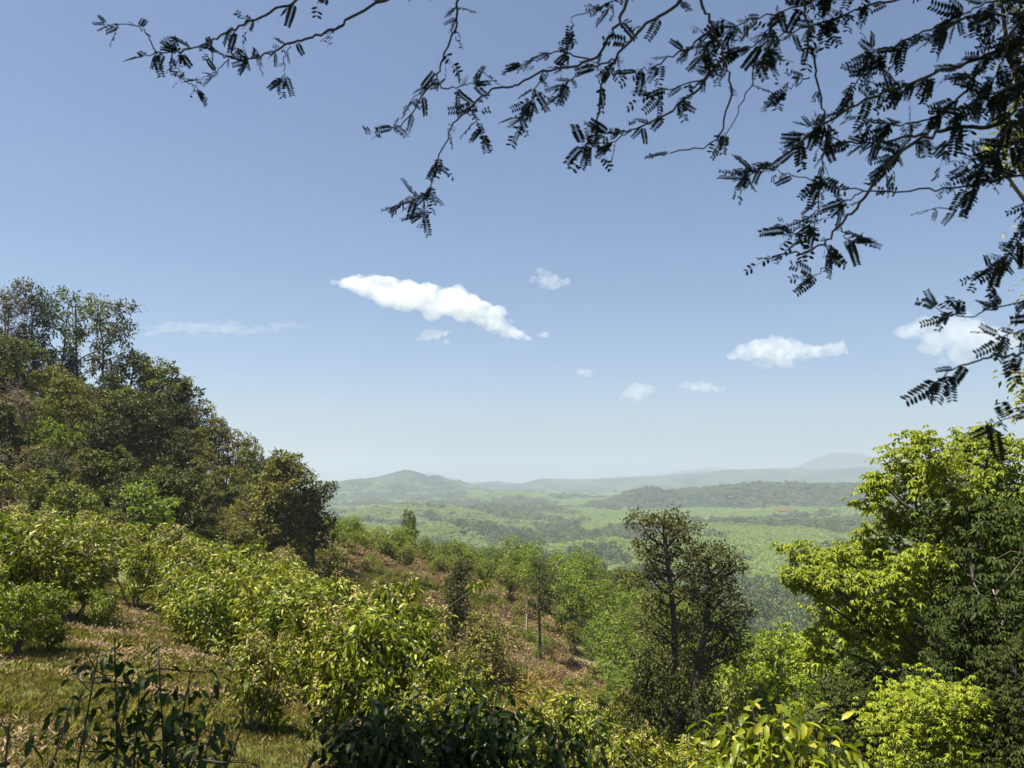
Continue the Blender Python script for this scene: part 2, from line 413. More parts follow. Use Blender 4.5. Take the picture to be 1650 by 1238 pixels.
def ground_mat():
    m, N, L = new_mat('ground')
    out = N.new('ShaderNodeOutputMaterial'); b = N.new('ShaderNodeBsdfPrincipled')
    g = N.new('ShaderNodeNewGeometry'); pos = g.outputs['Position']
    near = mixc(N, L, ramp(N, L, noise_node(N, L, pos, 0.35, 6), [(0.50, (0, 0, 0)), (0.64, (1, 1, 1))]),
                ramp(N, L, noise_node(N, L, pos, 6, 8, .7), [(0.3, (0.05, 0.065, 0.014)), (0.7, (0.12, 0.135, 0.03))]),
                ramp(N, L, noise_node(N, L, pos, 9, 8, .75), [(0.3, (0.09, 0.06, 0.035)), (0.55, (0.17, 0.115, 0.07)), (0.75, (0.26, 0.185, 0.12))]))
    dry = mixc(N, L, ramp(N, L, noise_node(N, L, pos, 0.22, 6), [(0.48, (0, 0, 0)), (0.62, (1, 1, 1))]),
               ramp(N, L, noise_node(N, L, pos, 2.5, 8, .7), [(0.3, (0.16, 0.115, 0.07)), (0.6, (0.28, 0.20, 0.12)), (0.8, (0.36, 0.27, 0.17))]),
               ramp(N, L, noise_node(N, L, pos, 2.0, 8, .7), [(0.3, (0.10, 0.10, 0.03)), (0.7, (0.19, 0.17, 0.055))]))
    far = mixc(N, L, ramp(N, L, noise_node(N, L, pos, 0.004, 5), [(0.45, (0, 0, 0)), (0.56, (1, 1, 1))]),
               ramp(N, L, noise_node(N, L, pos, 0.09, 6, .7), [(0.3, (0.03, 0.045, 0.018)), (0.7, (0.06, 0.075, 0.026))]),
               ramp(N, L, noise_node(N, L, pos, 0.05, 6, .7), [(0.3, (0.085, 0.12, 0.03)), (0.7, (0.13, 0.165, 0.045))]))
    ad = N.new('ShaderNodeAttribute'); ad.attribute_name = 'dry'
    af = N.new('ShaderNodeAttribute'); af.attribute_name = 'far'
    c = mixc(N, L, af.outputs['Fac'], mixc(N, L, ad.outputs['Fac'], near, dry), far)
    L.new(c, b.inputs['Base Color']); b.inputs['Roughness'].default_value = 0.95; b.inputs['Specular IOR Level'].default_value = 0.15
    bp = N.new('ShaderNodeBump'); bp.inputs['Strength'].default_value = 0.8; bp.inputs['Distance'].default_value = 0.08
    L.new(noise_node(N, L, pos, 8, 8, .7), bp.inputs['Height']); L.new(bp.outputs[0], b.inputs['Normal'])
    L.new(b.outputs[0], out.inputs[0])
    return m

def hill_mat():
    m, N, L = new_mat('hill_cover')
    out = N.new('ShaderNodeOutputMaterial'); b = N.new('ShaderNodeBsdfPrincipled')
    g = N.new('ShaderNodeNewGeometry'); pos = g.outputs['Position']
    c = mixc(N, L, ramp(N, L, noise_node(N, L, pos, 0.0042, 6, .6), [(0.46, (0, 0, 0)), (0.56, (1, 1, 1))]),
             ramp(N, L, noise_node(N, L, pos, 0.05, 8, .75), [(0.38, (0.006, 0.012, 0.010)), (0.62, (0.022, 0.032, 0.018))]),
             ramp(N, L, noise_node(N, L, pos, 0.04, 8, .7), [(0.3, (0.025, 0.042, 0.016)), (0.7, (0.055, 0.078, 0.026))]))
    L.new(c, b.inputs['Base Color']); b.inputs['Roughness'].default_value = 1.0; b.inputs['Specular IOR Level'].default_value = 0.05
    bp = N.new('ShaderNodeBump'); bp.inputs['Strength'].default_value = 0.9; bp.inputs['Distance'].default_value = 9.0
    L.new(noise_node(N, L, pos, 0.04, 6, .7), bp.inputs['Height']); L.new(bp.outputs[0], b.inputs['Normal'])
    L.new(b.outputs[0], out.inputs[0])
    return m

# the ground: one sheet of rings out past the farthest hills
ang = np.concatenate([np.arange(-180, -42, 3.0), np.arange(-42, 42, 0.14), np.arange(42, 180, 3.0)])
ang = np.radians(ang)
rad = np.concatenate([[0.0], np.geomspace(0.6, 16000, 250)])
A2, R2 = np.meshgrid(ang, rad)
gx, gy = R2 * np.sin(A2), R2 * np.cos(A2)
gz = base_h(gx, gy)
nA, nR = len(ang), len(rad)
gi, gj = np.meshgrid(np.arange(nR - 1), np.arange(nA), indexing='ij')
p0 = gi * nA + gj; p1 = gi * nA + (gj + 1) % nA
GT = np.concatenate([np.stack([p0, p1, p1 + nA], -1).reshape(-1, 3), np.stack([p0, p1 + nA, p0 + nA], -1).reshape(-1, 3)])
gme = mk_mesh('ground', np.stack([gx, gy, gz], -1).reshape(-1, 3), GT[:, ::-1], ground_mat(), True)
at_d = gme.attributes.new('dry', 'FLOAT', 'POINT'); at_d.data.foreach_set('value', dry_mask(gx, gy).astype(np.float32).ravel())
at_f = gme.attributes.new('far', 'FLOAT', 'POINT'); at_f.data.foreach_set('value', np.clip((R2 - 115) / 40, 0, 1).astype(np.float32).ravel())
ground = link('ground', gme, None, 'structure')

HM = hill_mat()
for i, (txt, d, s, pts) in enumerate(HILLS):
    x0, x1 = at(pts[0][0], 770, d)[0], at(pts[-1][0], 770, d)[0]
    nx, ny = int(np.clip((x1 - x0) / (d * 0.0016), 80, 420)), 46
    X, Y = np.meshgrid(np.linspace(x0, x1, nx), np.linspace(d - 2.3 * s, d + 2.3 * s, ny))
    Z = hill_h(i, X, Y) + (d * 0.0007) * fbm(X / (d * .004), Y / (d * .004), 77 + i, 3)
    a, b = np.meshgrid(np.arange(ny - 1), np.arange(nx - 1), indexing='ij')
    q = a * nx + b
    T = np.concatenate([np.stack([q, q + 1, q + 1 + nx], -1).reshape(-1, 3), np.stack([q, q + 1 + nx, q + nx], -1).reshape(-1, 3)])
    me = mk_mesh('hill', np.stack([X, Y, Z], -1).reshape(-1, 3), T, HM, True)
    link('hill', me, None, 'structure')['label'] = txt

# the air: one closed box of even, pale haze; sky and clouds stay outside it
def box_mesh(name, lo, hi, mat):
    V = np.array([[x, y, z] for x in (lo[0], hi[0]) for y in (lo[1], hi[1]) for z in (lo[2], hi[2])])
    T = [[0, 1, 3], [0, 3, 2], [4, 6, 7], [4, 7, 5], [0, 4, 5], [0, 5, 1], [2, 3, 7], [2, 7, 6], [0, 2, 6], [0, 6, 4], [1, 5, 7], [1, 7, 3]]
    return mk_mesh(name, V, np.array(T), mat)
hm, N, L = new_mat('haze')
out = N.new('ShaderNodeOutputMaterial'); pv = N.new('ShaderNodeVolumePrincipled')
pv.inputs['Color'].default_value = (0.475, 0.54, 0.645, 1)
pv.inputs['Density'].default_value = 1.75e-4
pv.inputs['Anisotropy'].default_value = 0.1
L.new(pv.outputs[0], out.inputs['Volume'])
hz = link('haze', box_mesh('haze', (-17000, -17000, -125), (17000, 17000, 330), hm), None, 'stuff')
hz['label'] = 'pale bluish haze filling the air of the valley'

# clouds: lumpy closed bodies of even vapour high beyond the valley
ctex = bpy.data.textures.new('cloud_billow', 'CLOUDS'); ctex.noise_depth = 4; ctex.noise_basis = 'ORIGINAL_PERLIN'
def cloud_mat(dn, size):
    m, N, L = new_mat('cloud_vapour')
    o = N.new('ShaderNodeOutputMaterial'); v = N.new('ShaderNodeVolumePrincipled')
    v.inputs['Color'].default_value = (.95, .95, .95, 1); v.inputs['Density'].default_value = dn; v.inputs['Anisotropy'].default_value = 0.0
    tc = N.new('ShaderNodeTexCoord'); nz = N.new('ShaderNodeTexNoise'); nz.inputs['Scale'].default_value = 1.0 / size; nz.inputs['Detail'].default_value = 5; nz.inputs['Roughness'].default_value = .6
    mr = N.new('ShaderNodeMapRange'); mr.inputs[1].default_value = .36; mr.inputs[2].default_value = .62; mr.inputs[3].default_value = 0.0; mr.inputs[4].default_value = dn * 1.4
    L.new(tc.outputs['Object'], nz.inputs['Vector']); L.new(nz.outputs[0], mr.inputs[0]); L.new(mr.outputs[0], v.inputs['Density'])
    L.new(v.outputs[0], o.inputs['Volume']); return m
def cloud(label, blobs, d, dn, flat=0.8, rough=0.5, seed=0, thick=1.0):
    rng = np.random.default_rng(seed)
    k = d / F
    acc = Acc()
    import bmesh
    bm = bmesh.new(); bmesh.ops.create_icosphere(bm, subdivisions=3, radius=1.0)
    SV = np.array([v.co[:] for v in bm.verts]); ST = np.array([[v.index for v in f.verts] for f in bm.faces]); bm.free()
    pts = []
    for px, py, r in blobs:
        pts.append((at(px, py, d), r * k * 1.45))
    c0 = np.mean([p for p, _ in pts], 0)
    for c, r in pts:
        n = 6
        for j in range(n + 1):
            o = np.zeros(3) if j == 0 else rng.normal(size=3) * np.array([.55, .55, .24])
            rr = r * (0.85 if j == 0 else rng.uniform(.3, .55))
            acc.add(SV * rr * np.array([1, 1.0, flat]) + c - c0 + o * r * np.array([1, thick, 1]), ST)
    me = acc.mesh('cloud', cloud_mat(dn, float(np.mean([r for _, r in pts])) * 1.1))
    o = link('cloud', me); o.location = tuple(float(v) for v in c0)
    rmean = float(np.mean([r for _, r in pts]))
    md = o.modifiers.new('skin', 'REMESH'); md.mode = 'VOXEL'; md.voxel_size = max(rmean / 11, 1.2 * k)
    t = ctex.copy(); t.noise_scale = rmean * 0.9
    dm = o.modifiers.new('billow', 'DISPLACE'); dm.texture = t; dm.texture_coords = 'LOCAL'; dm.strength = rmean * rough; dm.mid_level = 0.55
    t2 = ctex.copy(); t2.noise_scale = rmean * 0.3
    dm2 = o.modifiers.new('fringe', 'DISPLACE'); dm2.texture = t2; dm2.texture_coords = 'LOCAL'; dm2.strength = rmean * rough * .9; dm2.mid_level = 0.5
    tag(o, label, 'cloud')
    return o
cloud('large white elongated cloud slanting down to the right in mid sky',
      [(556, 458, 10), (575, 459, 15), (600, 464, 22), (625, 470, 27), (655, 476, 28), (688, 478, 25), (720, 486, 26), (748, 492, 25), (772, 503, 22), (790, 517, 18), (806, 523, 13), (820, 536, 12), (836, 541, 10), (850, 546, 6), (878, 540, 6), (618, 490, 8)], 5200, 0.0070, 0.75, 0.4, 1)
cloud('small white puff right below the large slanting cloud', [(688, 540, 10), (702, 539, 9), (715, 537, 6), (676, 547, 5), (719, 551, 5)], 5300, 0.0065, 0.8, 0.7, 2)
cloud('thin wispy cloud alone above and right of the large cloud', [(870, 435, 6), (880, 446, 10), (892, 455, 12), (906, 456, 7), (914, 452, 5)], 5000, 0.0035, 0.9, 0.9, 3)
cloud('white flat bottomed cloud over the pointed mountain', [(1205, 570, 15), (1225, 562, 20), (1250, 560, 22), (1275, 562, 20), (1300, 566, 15), (1325, 567, 12), (1345, 563, 13), (1362, 565, 7), (1235, 585, 12), (1265, 583, 12)], 7000, 0.0028, 0.7, 0.6, 4)
cloud('white cloud behind the leaf sprays at the right edge', [(1470, 535, 16), (1495, 528, 22), (1525, 534, 26), (1555, 540, 28), (1590, 548, 26), (1620, 552, 22), (1505, 560, 14), (1550, 570, 18)], 6500, 0.0022, 0.75, 0.6, 5)
cloud('tiny faint cloud left of the three low puffs', [(936, 599, 6), (947, 601, 7)], 7500, 0.0031, 0.8, 0.6, 6)
cloud('small rounded low cloud above the centre of the valley', [(1012, 634, 9), (1026, 628, 14), (1040, 629, 10), (1047, 625, 6)], 7800, 0.0024, 0.75, 0.6, 7)
cloud('small flat low cloud left of the pointed mountain', [(1108, 620, 7), (1122, 623, 10), (1138, 624, 10), (1154, 627, 7)], 7800, 0.0028, 0.65, 0.6, 8)
cloud('thin streak of cloud over the left wooded hill', [(250, 530, 15), (275, 528, 18), (305, 527, 20), (335, 528, 20), (365, 531, 18), (395, 534, 15), (420, 530, 13), (445, 525, 12), (470, 524, 11), (488, 525, 8)], 8000, 0.0007, 0.32, 0.35, 9)
print('setting done')

# ================================================================== VEGETATION PROTOTYPES
def rv(seed): return np.random.default_rng(seed)
P = {}
def straight(h, lean=0.0, seed=0, n=4):
    r = rv(seed); z = np.linspace(-0.3, h, n)
    xy = np.cumsum(r.normal(size=(n, 2)) * lean * h, 0); xy -= xy[0]
    return np.column_stack([xy, z])

# orchard trees: low, leafy to near the ground, long hanging leaves
for i in range(5):
    r = rv(100 + i)
    h = 2.6
    lob = lobes_auto(r, 0.55, h - 0.35, 0.95, 14, 0.26, 0.50, 0.45)
    lob += [(r.normal() * .55, r.normal() * .55, h - r.uniform(-.05, .35), r.uniform(.14, .22)) for _ in range(6)]
    P['orchard%d' % i] = make_tree('orchard_tree', 200 + i, straight(1.7, .04, i), 0.05, lob, 140, 9, (0.155, 0.34), 'orchard', 'bark', 'simple', i < 3,
                                   up=0.25, droop=0.3, out=0.8, down=0.75, flat=0.9, rc=0.24, stems=3, blossom=[0.0, 0.16, 0.32, 0.08, 0.22][i])
# left hillside forest
def forest(key, name, seed, h, R, n, mat, dens=13, per=16, leaf=(0.30, 0.55), zb=0.3, bark='bark_dark', r0=.28, r1=.45, **kw):
    r = rv(seed)
    lob = lobes_auto(r, zb * h, h * .93, R, n, R * r0, R * r1)
    kw.setdefault('rc', .19); kw.setdefault('shell', .6)
    P[key] = make_tree(name, seed + 1, straight(h * .85, .04, seed), 0.022 * h, lob, dens, per, leaf, mat, bark, **kw)
for i in range(3): forest('dark%d' % i, 'forest_tree', 300 + i, 8.0, 2.6, 16, 'dark', 16, 15)
for i in range(3): forest('green%d' % i, 'forest_tree', 310 + i, 7.0, 2.4, 15, 'forest', 16, 15)
for i in range(3): forest('olive%d' % i, 'forest_tree', 320 + i, 6.0, 2.2, 14, 'olive', 16, 14, (0.24, 0.5))
for i in range(2): forest('lime%d' % i, 'forest_tree', 330 + i, 6.0, 2.2, 14, 'bright', 14, 14, (0.28, 0.5))
for i in range(2): forest('bare%d' % i, 'bare_tree', 340 + i, 6.5, 2.2, 9, 'dry', 10, 2, (0.2, 0.4), .45, 'bark_pink', .4, .6, bare=True)
for i in range(3):   # tall crest trees, open tiers on a bare trunk
    r = rv(350 + i); h = 10.0
    lob = [(r.uniform(.6, 2.4) * math.cos(a), r.uniform(.6, 2.4) * math.sin(a), z, r.uniform(.7, 1.15)) for a, z in zip(np.arange(9) * 2.4, np.linspace(4.2, 9.4, 9))]
    P['tall%d' % i] = make_tree('tall_crest_tree', 360 + i, straight(9.0, .05, 350 + i, 5), 0.17, lob, 16, 17, (0.30, 0.55), ['dark', 'forest', 'crownbrown'][i], 'bark_dark')
for i in range(3):   # undergrowth shrubs
    r = rv(370 + i)
    P['shrub%d' % i] = make_tree('shrub', 375 + i, straight(1.4, .06, i), 0.04, lobes_auto(r, .3, 1.8, 1.1, 8, .4, .65), 26, 12, (0.2, 0.5), ['scrub', 'forest', 'bright'][i], 'bark', stems=3)
for i in range(3):   # dried shrubs and bracken of the cleared slope
    r = rv(380 + i)
    P['dead%d' % i] = make_tree('dried_shrub', 385 + i, straight(0.5, .1, i), 0.025, lobes_auto(r, .15, .75, .7, 5, .25, .42), 60, 12, (0.17, 0.35), 'dry', 'bark_pink', stems=2, down=.3)
for i in range(3):   # bright young rubber trees of the slope
    r = rv(390 + i)
    P['young%d' % i] = make_tree('young_rubber_tree', 395 + i, straight(4.5, .03, i), 0.06, lobes_auto(r, 1.6, 5.4, 1.35, 12, .5, .8), 20, 13, (0.27, 0.42), 'bright', 'bark_pale', flat=.8, down=.35)

# ------------------------------------------------------------------ LEFT HILLSIDE FOREST
rng = rv(7)
def zone(x, y, cols, rows):
    """where the foot of a plant shows in the picture, in words"""
    px = 825 + F * x / y; py = HY - F * Hs(x, y) / y
    a = next((t for v, t in cols if px < v), cols[-1][1]); b = next((t for v, t in rows if py < v), rows[-1][1])
    return b + ' ' + a
def ridge_pos(px, d): return (px - 825) / F * d, d
LBL = {'dark': 'dark green broadleaf tree in the left wood', 'green': 'mid green broadleaf tree in the left wood', 'olive': 'olive brown leaved tree in the left wood',
       'lime': 'fresh light green tree in the left wood', 'bare': 'leafless pinkish grey tree in the left wood'}
FC = [(60, 'at the left edge'), (120, 'below the dark crest tree'), (190, 'under the forked crest tree'), (260, 'left of its middle'), (340, 'right of its middle'), (420, 'near its right end'), (9999, 'at its right end')]
FR_ = [(560, 'at the top'), (640, 'high up'), (720, 'midway up'), (800, 'low down'), (9999, 'lowest')]
pts = []
tries = 0
while len(pts) < 165 and tries < 9000:
    tries += 1
    y = rng.uniform(56, 112); x = rng.uniform(-0.70 * y - 6, -17)
    if x > -19 - 0.42 * max(0, y - 85) + 0 and y > 70 and x > -24: continue
    edge = 57 + 0.25 * (x + 40)                       # the orchard ends here
    if y < edge + (6 if x > -26 else 0): continue
    if dry_mask(np.array([x]), np.array([y]))[0] > 0.55: continue
    if any((x - a) ** 2 + (y - b) ** 2 < 2.9 ** 2 for a, b in pts): continue
    pts.append((x, y))
for x, y in pts:
    u = rng.random(); px = 825 + F * x / y
    front = y < 72
    kinds = (['dark', 'green', 'olive', 'lime', 'bare'])
    w = np.array([.28, .26, .32, .08, .06]) if not front else np.array([.55, .22, .14, .06, .03])
    if px > 330: w = np.array([.15, .3, .4, .12, .03])
    kd = rng.choice(kinds, p=w / w.sum())
    pr = P[kd + str(rng.integers(0, 2 if kd in ('lime', 'bare') else 3))]
    s = rng.uniform(.65, 1.1) * (0.85 if px > 330 else 1.0) * (0.8 if y > 100 else 1)
    plant(pr, LBL[kd] + ', ' + zone(x, y, FC, FR_), 'tree', (x, y, Hs(x, y) - .1), rng.uniform(0, 6.28), (s * 1.05, s * 1.05, s), 'trees of the wooded left hillside')
n = 0
while n < 150:                                        # undergrowth between the forest trees
    y = rng.uniform(54, 113); x = rng.uniform(-0.68 * y - 3, -15)
    if dry_mask(np.array([x]), np.array([y]))[0] > 0.5 or y < 56 + .25 * (x + 40): continue
    k = rng.choice([0, 0, 1, 2]); s = rng.uniform(.8, 1.7)
    plant(P['shrub%d' % k], 'low leafy undergrowth shrub of the left wood, ' + zone(x, y, FC, FR_), 'shrub', (x, y, Hs(x, y) - .05), rng.uniform(0, 6.28), s, 'undergrowth shrubs of the left hillside')
    n += 1
# crest trees against the sky: (column, top row, distance, prototype, label)
for px, top, d, k, lb in [
    (8, 452, 104, 'tall2', 'brownish tall tree cut by the left edge on the hill crest'),
    (48, 455, 106, 'tall0', 'darkest tall narrow tree on the crest of the left hill'),
    (88, 468, 108, 'tall1', 'tall open green tree second in from the darkest crest tree'),
    (128, 470, 109, 'tall1', 'tall spreading crest tree with sky gaps between its leaf tiers'),
    (170, 486, 107, 'tall2', 'slender forked crest tree with flat rounded leaf tiers leaning right')]:
    x, y = ridge_pos(px, d); z = Hs(x, y) - .3
    hh = (at(px, top, d)[2] - z) / 10.3
    plant(P[k], lb, 'tree', (x, y, z), px * .7, (max(.8, hh * .78), max(.8, hh * .78), hh), None)
x, y = ridge_pos(2, 103)
plant(P['bare0'], 'bare pinkish tree at the left edge of the hill crest', 'tree', (x, y, Hs(x, y)), 1.0, (1.3, 1.3, 1.75))
x, y = ridge_pos(322, 108)
plant(P['bare1'], 'small leafless tree with bare twigs on the sloping skyline', 'tree', (x, y, Hs(x, y) + .3), 2.0, .85)
x, y = ridge_pos(12, 58)
plant(P['bare0'], 'dead pinkish brown bush at the left edge above the orchard', 'tree', (x, y, Hs(x, y) + .5), 2.4, (.8, .8, .6))

# ------------------------------------------------------------------ THE RIDGE AND ITS CLEARED SLOPE
def solo(key, px, d, top, lb, wid=1.0, hproto=8.0, rz=0.0, cat='tree', name=None, z0=None):
    x, y = ridge_pos(px, d); z = (Hs(x, y) if z0 is None else z0) - .1
    s = (at(px, top, d)[2] - z) / hproto
    return plant(P[key], lb, cat, (x, y, z), rz, (s * wid, s * wid, s), None, name)
forest('bigdark', 'broadleaf_tree', 410, 12.0, 3.1, 34, 'forest', 18, 18, (0.32, 0.55), .12, r0=.3, r1=.42)
solo('bigdark', 462, 86, 726, 'tall leafy dark green tree at the right end of the wooded hill', 1.02, 12.0)
solo('dark1', 512, 88, 772, 'dark green tree leaning on the right of the tall leafy tree', .95, 8.0, 1)
solo('green1', 430, 88, 760, 'mid green tree left of the tall leafy dark tree', .9, 7.0, 2)
forest('orangetree', 'bushy_tree', 420, 5.0, 1.9, 16, 'orange', 26, 16, (0.2, 0.5), .1, r0=.3, r1=.42)
solo('orangetree', 541, 54, 886, 'dark bushy tree with orange leaf tips behind the orchard', 1.0, 5.0)
for i, (px, d, top, k, lb) in enumerate([(215, 106, 572, 'dark2', 'dark crown on the skyline just right of the crest trees'), (255, 105, 583, 'green0', 'rounded green crown on the skyline above the long diagonal'), (288, 106, 612, 'dark0', 'dark crown at the top of the long diagonal skyline'),
        (318, 105, 652, 'olive0', 'olive crown a quarter down the diagonal skyline'), (348, 104, 676, 'green1', 'green crown near the middle of the diagonal skyline'), (376, 103, 696, 'olive2', 'olive crown just past the middle of the diagonal skyline'),
        (404, 102, 716, 'green2', 'green crown three quarters down the diagonal skyline'), (428, 98, 738, 'dark1', 'dark crown where the diagonal skyline meets the tall leafy tree')]):
    solo(k, px, d, top, lb, 1.0, {'d': 7.7, 'g': 6.8, 'o': 5.8}[k[0]], i * 1.1)
n = 0
while n < 34:                                         # light green saplings along the crest of the cleared slope
    x = rng.uniform(-23, 1); y = 107 + rng.uniform(-3, 5); s_ = rng.uniform(.38, .72)
    plant(P['young%d' % rng.integers(0, 3)], '%s light green sapling on the ridge skyline, %s' % ('short' if s_ < .5 else 'tall' if s_ > .62 else 'middling', 'left of the lone dark tree' if x < -14 else 'right of the lone dark tree' if x < -7 else 'above the narrow tree' if x < -3 else 'above the slender tree'), 'sapling', (x, y, Hs(x, y) - .1), rng.uniform(0, 6.28), (s_ * 1.3, s_ * 1.3, s_), 'light green saplings along the ridge skyline')
    n += 1
# dark narrow tree on the slope
r = rv(430)
lob = [(r.normal() * .35, r.normal() * .35, z, r.uniform(.55, .85)) for z in np.linspace(2.2, 9.4, 16)]
P['narrow'] = make_tree('narrow_tree', 431, straight(9, .02, 43), .12, lob, 34, 18, (0.22, 0.5), 'dark', 'bark_dark')
solo('narrow', 737, 72, 900, 'dark narrow column shaped tree alone on the brown slope', 1.15, 10.0)
P['lowdark'] = make_tree('round_shrub_tree', 433, straight(2.5, .05, 44), .08, lobes_auto(rv(432), .6, 3.6, 1.5, 14, .5, .8), 30, 14, (0.2, 0.5), 'forest', 'bark_dark')
solo('lowdark', 780, 71, 985, 'rounded dark green bush right of the narrow tree', 1.1, 4.0, 0, 'bush')
solo('lowdark', 752, 63, 1040, 'dark bush in the hollow below the narrow tree', 1.2, 4.0, 2, 'bush')
# slender tall tree with a thin crown high on a straight trunk
r = rv(440)
lob = [(r.normal() * .8, r.normal() * .8, z, r.uniform(.55, .85)) for z in np.linspace(5.2, 10.0, 13)]
P['slender'] = make_tree('slender_tree', 441, straight(9.8, .012, 45, 5), .17, lob, 26, 15, (0.22, 0.45), 'crownbrown', 'bark_dark', rc=.4)
solo('slender', 868, 80, 893, 'slender tall tree with thin crown on a long straight trunk', 1.05, 10.6)
solo('dark2', 905, 88, 945, 'dark round tree right behind the slender straight trunked tree', .85, 8.0, 1)
solo('lowdark', 918, 84, 1000, 'glossy dark bush at the foot of the round tree on the slope', 1.0, 4.0, 1, 'bush')
solo('dark0', 822, 93, 935, 'dark tree left behind the slender straight trunked tree', .8, 8.0, 3)
# one pale bare pole trunk
pt = Acc(); pt.add(*tube(spline([(0, 0, -.3), (.05, 0, 2), (0, .05, 4.6)], 5), np.linspace(.13, .09, 11), 7))
lv = Acc(); q = rv(9)
lv.add(*leaf_geo(np.array([0, 0, 4.9]) + q.normal(size=(260, 3)) * (.55, .55, .4), rdir(q, 260), rdir(q, 260) + (0, 0, 1), .25, .11))
P['pole'] = dict(name='pale_trunk_tree', parts=[('trunk', pt.mesh('pale_trunk', M['bark_pale'], True), None), ('crown', lv.mesh('pale_crown', M['forest']), None)])
solo('pole', 848, 84, 945, 'thin tree with a pale whitish trunk left of the slender tree', 1.0, 5.2)
P['goldbush'] = make_tree('golden_bush', 443, straight(.9, .08, 46), .04, lobes_auto(rv(442), .3, 1.8, 1.4, 12, .45, .7), 34, 14, (0.13, 0.3), 'gold', 'bark', stems=4)
solo('goldbush', 868, 52, 1082, 'golden brown feathery bush at the foot of the cleared slope', 1.25, 2.2, 0, 'bush')
solo('goldbush', 838, 56, 1108, 'smaller golden brown bush left of the larger one', .9, 2.2, 2, 'bush')

SCC = [(640, 'at its left end'), (720, 'left of the narrow tree'), (790, 'right of the narrow tree'), (860, 'left of the slender tree'), (9999, 'right of the slender tree')]
SCR = [(900, 'at the top'), (960, 'high up'), (1020, 'midway down'), (1080, 'low down'), (9999, 'at the foot')]
n = 0
occ = []
while n < 260:                                        # dried shrubs on the cleared slope
    y = rng.uniform(60, 111); x = rng.uniform(-27, 9)
    if dry_mask(np.array([x]), np.array([y]))[0] < 0.5: continue
    if fbm(x / 7, y / 7, 91) < -0.25: continue
    s = rng.uniform(.55, 1.25)
    plant(P['dead%d' % rng.integers(0, 3)], '%s dried shrub on the brown slope, ' % ('tiny' if s < .72 else 'small' if s < .9 else 'larger' if s < 1.08 else 'broad') + zone(x, y, SCC, SCR), 'shrub', (x, y, Hs(x, y) - .05), rng.uniform(0, 6.28), (s * 1.2, s * 1.2, s), 'dried shrubs of the cleared slope')
    n += 1
n = 0
while n < 230:                                        # green scrub on the slope and along its crest
    y = rng.uniform(62, 116); x = rng.uniform(-26, 8)
    dm = dry_mask(np.array([x]), np.array([y]))[0]
    crestish = y > 101 + 0.3 * x
    if dm < 0.35 and not crestish: continue
    if not crestish and rng.random() < .55: continue
    s = rng.uniform(.5, .95) * (1.35 if crestish else .8)
    k = rng.choice([0, 0, 2])
    plant(P['shrub%d' % k], '%s yellowish scrub bush on the slope crest, ' % ('small' if s < .85 else 'larger') + zone(x, y, SCC, SCR) if crestish else 'small green scrub bush on the cleared slope, ' + zone(x, y, SCC, SCR), 'shrub',
          (x, y, Hs(x, y) - .05), rng.uniform(0, 6.28), s, 'scrub bushes along the ridge crest' if crestish else 'scrub bushes on the cleared slope')
    n += 1
n = 0; occ = []
YC = [(840, 'behind the slender tree'), (900, 'right of the slender tree'), (960, 'in the middle'), (1030, 'left of the old trees'), (1130, 'behind the old trees'), (9999, 'right of the old trees')]
YR = [(950, 'at the top'), (1000, 'high up'), (1060, 'midway down'), (1130, 'low down'), (9999, 'lowest')]
tries = 0
while n < 290 and tries < 30000:                      # bright young rubber trees right of the cleared slope
    tries += 1
    y = rng.uniform(62, 135); x = rng.uniform(-8, 38)
    if dry_mask(np.array([x]), np.array([y]))[0] > 0.62: continue
    if x < (100 - y) * .2 - 1 or 825 + F * x / y > 1420: continue
    if any((x - a) ** 2 + (y - b) ** 2 < 1.75 ** 2 for a, b in occ): continue
    occ.append((x, y)); s = rng.uniform(.7, 1.15)
    if rng.random() < .14:
        kd = rng.choice(['dark0', 'green2', 'green0', 'olive1'])
        plant(P[kd], 'darker broadleaf tree among the young rubber trees, ' + zone(x, y, YC, YR), 'tree', (x, y, Hs(x, y) - .1), rng.uniform(0, 6.28), s * .8, 'darker trees among the young rubber trees')
    else:
        plant(P['young%d' % rng.integers(0, 3)], '%s young rubber tree in the grove, ' % ('short bright' if s < .85 else 'bright' if s < 1 else 'tall bright') + zone(x, y, YC, YR), 'tree', (x, y, Hs(x, y) - .1), rng.uniform(0, 6.28), s, 'young rubber trees right of the cleared slope')
    n += 1

# ------------------------------------------------------------------ THE PAIR OF OLD TREES
def lob_px(base, items, d):
    return [tuple(at(px, py, d + dy) - np.array(base)) + (r / F * d,) for px, py, r, dy in items]
d = 46.0
bx, by = ridge_pos(1092, d); bz = Hs(bx, by)
def pathpx(pp, base, d): return [at(px, py, d + dy) - np.array(base) for px, py, dy in pp]
base = (bx, by, bz)
tr = [(0, 0, -.4)] + pathpx([(1090, 1120, 0), (1086, 1000, 0), (1076, 910, 0), (1070, 850, .2), (1072, 822, .2)], base, d)
lob = lob_px(base, [(1030, 838, 20, .3), (1058, 850, 24, -.4), (1085, 838, 22, .3), (1105, 852, 22, 0), (1040, 880, 20, .5), (1075, 885, 24, .8), (1108, 888, 22, -.5),
                    (1045, 925, 20, 0), (1030, 935, 15, .6), (1062, 960, 22, -.6), (1100, 920, 20, .8), (1050, 985, 20, .3), (1095, 1000, 20, .6),
                    (1040, 1015, 18, -.3), (1095, 955, 18, -.5), (1060, 920, 20, .6), (1108, 960, 18, .4), (1105, 1025, 20, -.4), (1060, 1030, 18, .4), (1085, 1060, 20, -.6), (1030, 1050, 20, .3), (1045, 900, 18, -.6), (1090, 865, 20, -.6)], d)
P['pairA'] = make_tree('old_tree', 501, tr, .21, lob, 34, 18, (0.19, 0.5), 'crownbrown', 'bark_dark', rc=.27, shell=.4)
